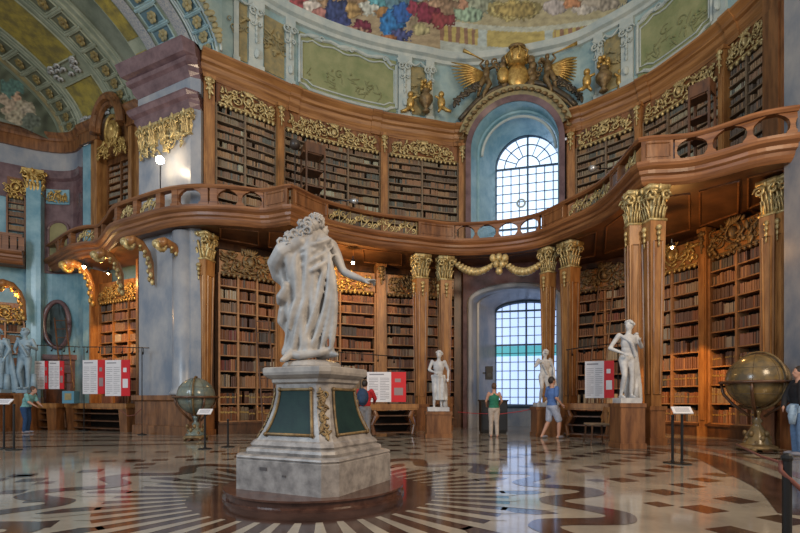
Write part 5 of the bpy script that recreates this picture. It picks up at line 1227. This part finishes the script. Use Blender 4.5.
# ---------------------------------------------------------------- chair, kiosk, barriers
def chair():
    p = fl(597, 443); r = thing('chair', tuple(p), 'small wooden chair with cane seat beside the right statue plinth', 'chair'); s_ = .24
    m = MB(); m.loft([[p+Vector((x*s_*e, y*s_*e, z)) for x, y in ((-1, -1), (1, -.9), (1, .9), (-1, 1))] for z, e in ((.46, .97), (.48, 1.03), (.51, 1.0))]); m.build('seat', mat('cane_seat', (.25, .17, .10), .6), r)
    for i, j in ((-1, -1), (1, -1), (1, 1), (-1, 1)): m = MB(); a = p+Vector((i*s_*.85, j*s_*.85, 0)); m.tube([a+Z3*.46, a+Vector((i*.01, j*.01, .2)), a+Vector((i*.05, j*.04, 0))], [.025, .02, .018], 6); m.build('leg', WOODD, r)
    m = MB()
    for j in (-1, 1): m.tube([p+Vector((s_*.85, j*s_*.8, .48)), p+Vector((s_*1.0, j*s_*.8, .8)), p+Vector((s_*1.15, j*s_*.7, .93))], .02, 6)
    m.box(p+Vector((s_*1.08, 0, .86)), .03, s_*1.6, .14); m.box(p+Vector((s_*.98, 0, .68)), .02, s_*.5, .34); m.build('backrest', WOODL, r)
    m = MB(); m.tube([p+Vector((-.2, -.2, .2)), p+Vector((.2, .2, .2))], .012, 5); m.tube([p+Vector((-.2, .2, .2)), p+Vector((.2, -.2, .2))], .012, 5); m.build('stretcher', WOODD, r)
chair()
def kiosk():
    p = atd(493, 15.6); r = thing('black_cabinet', tuple(p), 'black cabinet standing before the lower window in front of the woman', 'cabinet'); m = MB(); m.box(p+Z3*.56, .86, .45, 1.0); m.build('body', DARKM, r)
    m = MB(); m.box(p+Z3*1.08, .92, .5, .05); m.build('top', DARKM, r); m = MB(); m.box(p+Z3*.03, .8, .4, .06); m.build('plinth', DARKM, r)
    for s_ in (-1, 1): m = MB(); m.box(p+Vector((s_*.21, -.232, .56)), .38, .012, .88); m.build('door', mat('black_lacquer', (.02, .022, .026), .2), r)
    c = atd(489, 17.0, zz(373, 17.0)); s = thing('loudspeaker', tuple(c-Z3*.24), 'small black loudspeaker on the left window reveal', 'loudspeaker'); m = MB(); m.box(c, .24, .2, .48); m.build('housing', DARKM, s); m = MB(); m.lathe([(.08, 0), (.06, .01)], (0, 0, 0), 12)
    m.v = [Vector((v.x, -v.z, v.y))+c+Vector((0, -.1, -.08)) for v in m.v]; m.build('cone', mat('speaker_cone', (.05, .05, .05), .7), s)
    m = MB(); m.box(c+Vector((-.16, .05, 0)), .12, .05, .05); m.build('bracket', DARKM, s)
kiosk()
def stanchion(x, y, ytop, label, rad=.022, sign=None, d=None):
    p = fl(x, y); s = F/p.y; h = (y-ytop)/s; r = thing('barrier_post', tuple(p), label, 'barrier post'); m = MB(); m.tube([p+Z3*.01, p+Z3*h], rad, 10); m.blob(p+Z3*h, rad*1.3); m.build('post', DARKM, r)
    m = MB(); m.lathe([(.15, 0), (.15, .015), (.04, .03), (.02, .05)], p, 20); m.build('base', DARKM, r)
    if sign:
        m = MB(); c = p+Z3*(h+.03); t = Vector((1, sign, 0)).normalized(); n_ = Vector((-t.y, t.x, 0)); up = (Z3*.5+n_*.85).normalized(); m.box(c, .30, .21, .02, (t, up, t.cross(up))); m.build('sign_plate', PW, r)
        m = MB(); [m.box(c+t.cross(up)*.012+up*(.06-.03*k), .22, .008, .003, (t, up, t.cross(up))) for k in range(5)]; m.build('printed_text', TXT, r)
    return p+Z3*h*.93
e1 = stanchion(14, 450, 405, 'thin black barrier post at left edge, right one of two'); stanchion(4, 449, 403, 'thin black barrier post carrying a sign plate at the left edge', sign=.2)
stanchion(205, 449, 413, 'black sign stand with a pale plate in front of the left globe', sign=.1); e2 = stanchion(228, 447, 420, 'short black barrier post right of the left globe')
stanchion(682, 464, 412, 'black sign stand with a tilted pale plate on the right floor', sign=-.3); stanchion(672.5, 463, 416, 'black barrier post directly left of the tilted sign on the right')
e3 = stanchion(787, 543, 458, 'thick black barrier post in the right foreground', .032)
def rope(pts, rad, mt, label): m = MB(); m.tube(pts, rad, 8); m.top('barrier_rope', mt, label, 'rope', smooth=True)
ROPE = mat('red_brown_rope', (.16, .05, .035), .6)
rope([e3+Vector((-.03, .02, .02)), e3+Vector((-.05, .0, -.05)), e3+Vector((.08, -.05, -.20)), e3+Vector((.3, -.1, -.33)), e3+Vector((.6, -.15, -.38))], .017, ROPE, 'red brown rope hanging from the foreground barrier post')
rope([e3+Vector((0, .03, 0)), e3+Vector((.35, .7, -.03)), e3+Vector((.9, 1.8, -.02))], .012, ROPE, 'thin rope running back from the foreground barrier post')
rope([q(458, 412, 15.0), q(475, 413.5, 14.9), q(500, 414, 14.9), q(520, 411.5, 14.9), q(532, 409, 14.7)], .012, mat('red_cord', (.42, .03, .04), .6), 'thin red cord stretched before the lower window')
rope([q(120, 410, 15.2), q(128, 416, 15.1), q(135, 415, 15.0), q(142, 408, 14.9)], .014, ROPE, 'rope sagging between the left case and the tall black pole')
# ---------------------------------------------------------------- library ladders
def steps(x, d, ztop, label, w_=.55, ang=0, z0=6.87, n=4):
    p = atd(x, d, z0); r = thing('library_ladder', tuple(p), label, 'ladder'); A = Vector((cos(ang), sin(ang), 0)); B = Vector((-sin(ang), cos(ang), 0)); H = ztop-z0; ax = (A, B, Z3)
    for i, j in ((-1, -1), (1, -1), (1, 1), (-1, 1)): m = MB(); c = p+A*(i*w_/2)+B*(j*w_*.45); m.box(c+Z3*H*.45, .05, .05, H*.9, ax); m.build('leg', WOODD, r)
    for k in range(n): m = MB(); m.box(p+A*(-.03*k)+Z3*(H*(.2+.22*k)), w_, w_*.8, .045, ax); m.build('step', WOODD, r)
    m = MB(); m.box(p+Z3*(H*.93)-B*w_*.42, w_*1.05, .05, H*.13, ax); m.box(p+Z3*(H*.93)+A*w_*.5, .05, w_*.9, H*.13, ax); m.box(p+Z3*(H*.93)-A*w_*.5, .05, w_*.9, H*.13, ax); m.build('guard_rail', WOODD, r)
    return p
steps(313, 15.05, 9.2, 'dark wooden library ladder chair on the left gallery', .6, .5); steps(702, 12.3, 9.35, 'dark wooden library ladder with box top on the right gallery', .46, -.9)
p = atd(295, 14.9, 0); m = MB(); m.tube([Vector((p.x, p.y, 6.87)), Vector((p.x, p.y, 9.1))], .02, 6); m.blob(Vector((p.x, p.y, 9.2)), .17, None, 0, 16, 10); m.blob(Vector((p.x, p.y, 6.88)), (.14, .14, .02)); m.top('ball_lamp_stand', mat('dark_bronze', (.04, .03, .025), .4), 'dark ball on a thin stand beside the left gallery ladder', 'stand', smooth=True)
def lean(x0, y0, d0, x1, y1, d1, w_, label, n=12):
    a, b = q(x0, y0, d0), q(x1, y1, d1); r = thing('sliding_ladder', tuple(Vector((a.x, a.y, a.z))), label, 'ladder'); s_ = (b-a).cross(Vector((0, 1, 0))).normalized(); s_.z = 0; s_.normalize()
    for i in (-1, 1): m = MB(); m.tube([a+s_*i*w_/2, b+s_*i*w_/2], .03, 6); m.build('side_rail', WOODD, r)
    for k in range(n): c = a.lerp(b, (k+.7)/n); m = MB(); m.tube([c-s_*w_/2, c+s_*w_/2], .018, 5); m.build('rung', WOODD, r)
lean(592, 431, 15.0, 606, 286, 16.1, .5, 'tall dark ladder leaning on the lower bookcase right of the window'); lean(72, 428, 17.3, 60, 318, 18.9, .45, 'dark iron ladder rising to the oval mirror on the left')
lean(271, 436, 14.2, 262, 318, 15.3, .42, 'slender wooden ladder leaning on the bookcase left of the central statue', 10)
# ---------------------------------------------------------------- oval mirror and mantel of the wing
def oval():
    uc = E.ux(59); fr = wallframe(E, uc, .05, 3.2); r = thing('oval_mirror', tuple(fr(0, 0, 0)), 'large oval mirror in a dark frame over the purple marble mantel of the wing', 'mirror'); a_, b_ = .52, .95
    m = MB(); m.tube([fr(a_*cos(a), 1.0+b_*sin(a), .05) for a in [2*pi*k/28 for k in range(29)]], .09, 8); m.build('frame', PURP, r, smooth=True)
    m = MB(); m.poly([fr(a_*cos(a), 1.0+b_*sin(a), .03) for a in [2*pi*k/28 for k in range(28)]]); m.build('glass', mat('dark_mirror', (.06, .10, .11), .1, .5, c2=(.03, .04, .04), scale=3), r)
    m = MB(); slab(m, E, E.ux(41), E.ux(77), .0, .28, 2.75, 2.95); slab(m, E, E.ux(44), E.ux(75), .0, .18, 2.2, 2.75); slab(m, E, E.ux(44), E.ux(48), .0, .2, 0, 2.2); slab(m, E, E.ux(71), E.ux(75), .0, .2, 0, 2.2)
    m.top('marble_mantel', PURP, 'purple marble mantel with door frame under the oval mirror', 'mantel')
    m = MB(); slab(m, E, E.ux(48), E.ux(71), .0, .06, 0, 2.2); o = m.build('door_1', WOODD); tag(o, 'dark wooden door under the marble mantel', None, None, 'structure')
oval()
# ---------------------------------------------------------------- lamps
BULB = mat('lamp_glow', (1.0, .80, .55), .5, emit=60)
def lamp(x, y, d, label, post=True, en=60, col_=(1, .75, .45), rad=.06):
    c = q(x, y, d); zb = 6.87 if post else c.z+.25; r = thing('gallery_lamp', (c.x, c.y, zb if post else c.z), label, 'lamp')
    m = MB(); m.blob(c, rad, None, 0, 12, 8); m.build('bulb', BULB, r)
    m = MB(); m.tube([Vector((c.x, c.y+.02, c.z-rad if post else c.z+rad)), Vector((c.x, c.y+.02, zb))], .018, 6)
    if post: m.lathe([(.12, 6.87), (.12, 6.89), (.02, 6.92)], (c.x, c.y+.02, 0), 12)
    else: m.lathe([(.09, c.z+.03), (.07, c.z+.12), (.02, c.z+.14)], (c.x, c.y, 0), 12)
    m.build('stand' if post else 'fitting', DARKM, r)
    light('lamp_light', 'POINT', (c.x, c.y-.12 if post else c.y, c.z-(0 if post else .12)), en, col_, .08); return r
lamp(160, 160, 14.35, 'brightly shining lamp on a thin pole before the marble pier', en=9, rad=.12)
lamp(353, 263, 16.2, 'warm spotlight under the gallery behind the outstretched statue arm', False, 120, (1, .58, .2), .05)
lamp(84, 267, 17.0, 'small lamp under the wing gallery at the left scroll bracket', False, 22, (1, .6, .22), .05)
WL = (1, .50, .14)
for k, (x, y, d, en) in enumerate(((108, 288, 17.0, 60), (672, 262, 12.9, 90), (15, 305, 17.9, 22))):
    lamp(x, y-14, d, ('small lamp hidden under the wing gallery before the gold lit bookcase', 'small lamp under the right gallery before the orange lit bookcase', 'small lamp under the far left gallery piece')[k], False, en, WL, .025)
light('reading_glow', 'SPOT', q(690, 290, 11.6), 900, WL, .1, tuple(q(680, 380, 14.0))); light('wing_glow', 'SPOT', q(105, 300, 15.6), 500, WL, .1, tuple(q(108, 345, 17.8)))  # added spots without fittings, spreading warm light down the two bookcases
def spot(x, y, d, label, dx):
    c = q(x, y, d); r = thing('spotlight', tuple(c), label, 'spotlight'); m = MB(); m.tube([c, c+Vector((dx*.1, -.1, -.06)), c+Vector((dx*.22, -.2, -.12))], [.05, .075, .09], 12); m.build('lamp_head', mat('silver_metal', (.5, .5, .5), .3, .7), r, smooth=True)
    m = MB(); m.tube([c, c+Vector((-dx*.5, .15, .05)), Vector((c.x-dx*.8, c.y+.2, 7.44))], .015, 6); m.build('arm', DARKM, r)
spot(350, 200.5, 15.35, 'small silver spotlight clipped to the left gallery rail', 1); spot(596, 168, 13.6, 'small silver spotlight on an arm above the right gallery scrollwork', -1)
# ---------------------------------------------------------------- gilded arms over the window
def em(x, y, dd=0): u = W.ux(x, AO+.1); p = W.P(u, AO+.1+dd); return Vector((p.x, p.y, zz(y, p.y)))
DG = mat('dark_scroll', (.045, .035, .03), .4, .3, c2=(.10, .075, .04), scale=6)
def arms():
    r = thing('gilded_coat_of_arms', tuple(em(517, 104, .2)), 'gilded crowned coat of arms with winged trumpeters above the arched window', 'sculpture')
    k = F/17.7
    for (pts, vx, vy, hd) in ((((459, 120), (466, 112), (478, 100), (492, 91), (502, 87), (510, 88)), 508.5, 93, 1), (((577, 106), (569, 98), (556, 90), (545, 85), (536, 83), (528, 85)), 529, 91, -1)):
        for o, rr in ((0, .11), (.28, .06)):
            m = MB(); m.tube([em(x, y+o*k*.6, .25) for x, y in pts], rr, 8); m.build('broken_pediment_scroll', DG if o == 0 else GOLDD, r, smooth=True)
        m = MB(); c = em(vx, vy, .3); m.tube([c+Vector((hd*cos(a)*R_, 0, sin(a)*R_)) for a, R_ in [(pi*.6-t*.55, .30*(1-t/15)) for t in range(13)]], [.09, .09, .085, .08, .075, .07, .065, .06, .055, .05, .05, .05, .05], 8); m.build('volute', DG, r, smooth=True)
    m = MB()
    m.grid(lambda i, j: (Vector((MW.x, MW.y, 0))+XW*((1.85+.35*j)*cos(pi-pi*(i*.8+3.2)/32))+YW*(-.06-.1*j)+Z3*(10.95+(1.85+.35*j)*sin(pi-pi*(i*.8+3.2)/32))), range(33), range(2)); m.build('archivolt', TANP, r)
    m = MB()
    for i in range(22):
        a = pi*(i+1.5)/24; p = Vector((MW.x, MW.y, 0))+XW*(2.02*cos(a))-YW*.2+Z3*(10.95+2.02*sin(a)); m.blob(p, (.12, .05, .07), None, 0, 7, 4)
    m.tube([Vector((MW.x, MW.y, 0))+XW*(2.02*cos(a))-YW*.14+Z3*(10.95+2.02*sin(a)) for a in [pi*(i+1.5)/24 for i in range(22)]], .03, 5)
    m.build('arch_leaf', GOLDD, r, smooth=True)
    # cartouche and crown
    m = MB(); c = em(518, 77, .35); m.blob(c, (.42, .2, .50), None, 0, 16, 10); m.blob(c+Z3*-.45, (.22, .15, .2)); [m.blob(c+Vector((s_*.55, .05, .1)), (.25, .15, .32)) for s_ in (-1, 1)]
    m.build('shield', GOLD, r, smooth=True)
    m = MB(); c = em(517, 60, .4); m.lathe([(.30, -.22), (.34, -.12), (.40, .02), (.40, .14), (.30, .27), (.16, .33), (.05, .36)], c, 20); [m.tube([c+Vector((.36*cos(a), .36*sin(a), -.15)), c+Vector((.46*cos(a), .46*sin(a), .15)), c+Vector((.2*cos(a), .2*sin(a), .42))], .035, 6) for a in [pi*i/4 for i in range(8)]]
    m.build('crown', GOLD, r, smooth=True); m = MB(); m.blob(c+Z3*.50, (.34, .2, .10), None, 0, 12, 6); m.build('crown_cushion', GOLDD, r, smooth=True)
    for s_ in (-1, 1):
        m = MB()
        for j in range(5): m.blob(em(518+s_*(13+2*(j % 2)), 60+6*j, .3), (.16, .12, .17))
        for j in range(6): spiral(m, lambda u, v, d: em(518+s_*17, 72, .25)+Vector((u, -d, v)), .05*j*s_, -.4+.16*j, .13, 1.2, j, s_, .035)
        m.build('acanthus', GOLDD, r, smooth=True)
    for (bx, by, s_) in ((486, 77, -1), (548, 71, 1)):
        m = MB(); B = em(bx, by, .35); h = lambda u, v, d=0: B+Vector((s_*u, -d, v))
        capsule(m, [h(0, -.05), h(-.02, .28)], [.14, .13]); m.blob(h(-.03, .55), (.09, .09, .11), None, 0, 10, 7); m.tube([h(-.03, .4), h(-.03, .48)], .05, 6)
        m.tube([h(-.1, .3), h(-.3, .36, .1), h(-.42, .2, .15)], [.06, .045, .035], 7); m.tube([h(.1, .3), h(.25, .42, .1), h(.12, .55, .15)], [.06, .045, .035], 7)
        m.tube([h(0, -.05), h(-.12, -.35, .1), h(.1, -.7, .05), h(.1, -.95)], [.13, .11, .07, .05], 8); m.tube([h(.05, -.05), h(.22, -.35, .05), h(.32, -.75, .0)], [.13, .10, .05], 8); m.build('winged_figure', GOLDD, r, smooth=True)
        m = MB()
        for i in range(9): a = .55-.11*i; L = 1.5-.08*i; b = h(.08, .22-.03*i, -.08); tip = h(.08+L*cos(a), .22+L*sin(a)*.5-.06*i, -.05); m.tube([b, b.lerp(tip, .5)+Z3*.08, tip], [.09, .13, .04], 6, 0, True, .35)
        m.build('wing', GOLD, r, smooth=True); m = MB(); m.tube([h(.12, .5, .2), h(.5, .62, .3), h(.95, .75, .4)], [.02, .025, .07], 8); m.build('trumpet', GOLD, r, smooth=True)
        m = MB(); rr = random.Random(4)
        for i in range(26): t = i/26; leaf(m, lambda u, v, d: h(u, v, d), .3+t*1.0, -.35-t*.75+rr.uniform(-.12, .12), rr.uniform(0, 3), .3, .12, .1)
        m.build('trophy_foliage', DG if i % 2 else GOLDD, r, smooth=True)
arms()
def vase(x, y, label):
    r = thing('gilded_vase', tuple(em(x, y+16, .25)), label, 'vase'); c = em(x, y, .25)
    m = MB(); m.lathe([(.10, -.55), (.16, -.5), (.06, -.38), (.12, -.3), (.27, -.08), (.28, .05), (.16, .18), (.12, .26), (.18, .32)], c, 18); m.build('bowl', GOLDD, r, smooth=True)
    m = MB()
    for k in range(16): a = k*.9; m.blob(c+Vector((.17*cos(a), .1*sin(a), .4+.12*(k % 3))), .08, None, 0, 7, 5)
    m.build('flowers', GOLD, r, smooth=True)
    for s_ in (-1, 1):
        m = MB(); b = c+Vector((s_*.6, 0, -.15)); m.blob(b, (.16, .14, .24), None, 0, 10, 7); m.blob(b+Z3*.32, .12, None, 0, 10, 7); m.tube([b+Z3*.12, b+Vector((-s_*.25, -.1, .2))], [.06, .04], 6); m.tube([b-Z3*.15, b+Vector((s_*.2, -.1, -.35)), b+Vector((s_*.38, -.1, -.4))], [.09, .07, .05], 6); m.tube([b-Z3*.15, b+Vector((-s_*.12, -.1, -.4))], [.08, .05], 6); m.build('putto', GOLD, r, smooth=True)
vase(424, 99, 'gilded vase with two putti left of the coat of arms'); vase(606, 77, 'gilded vase with two putti right of the coat of arms')
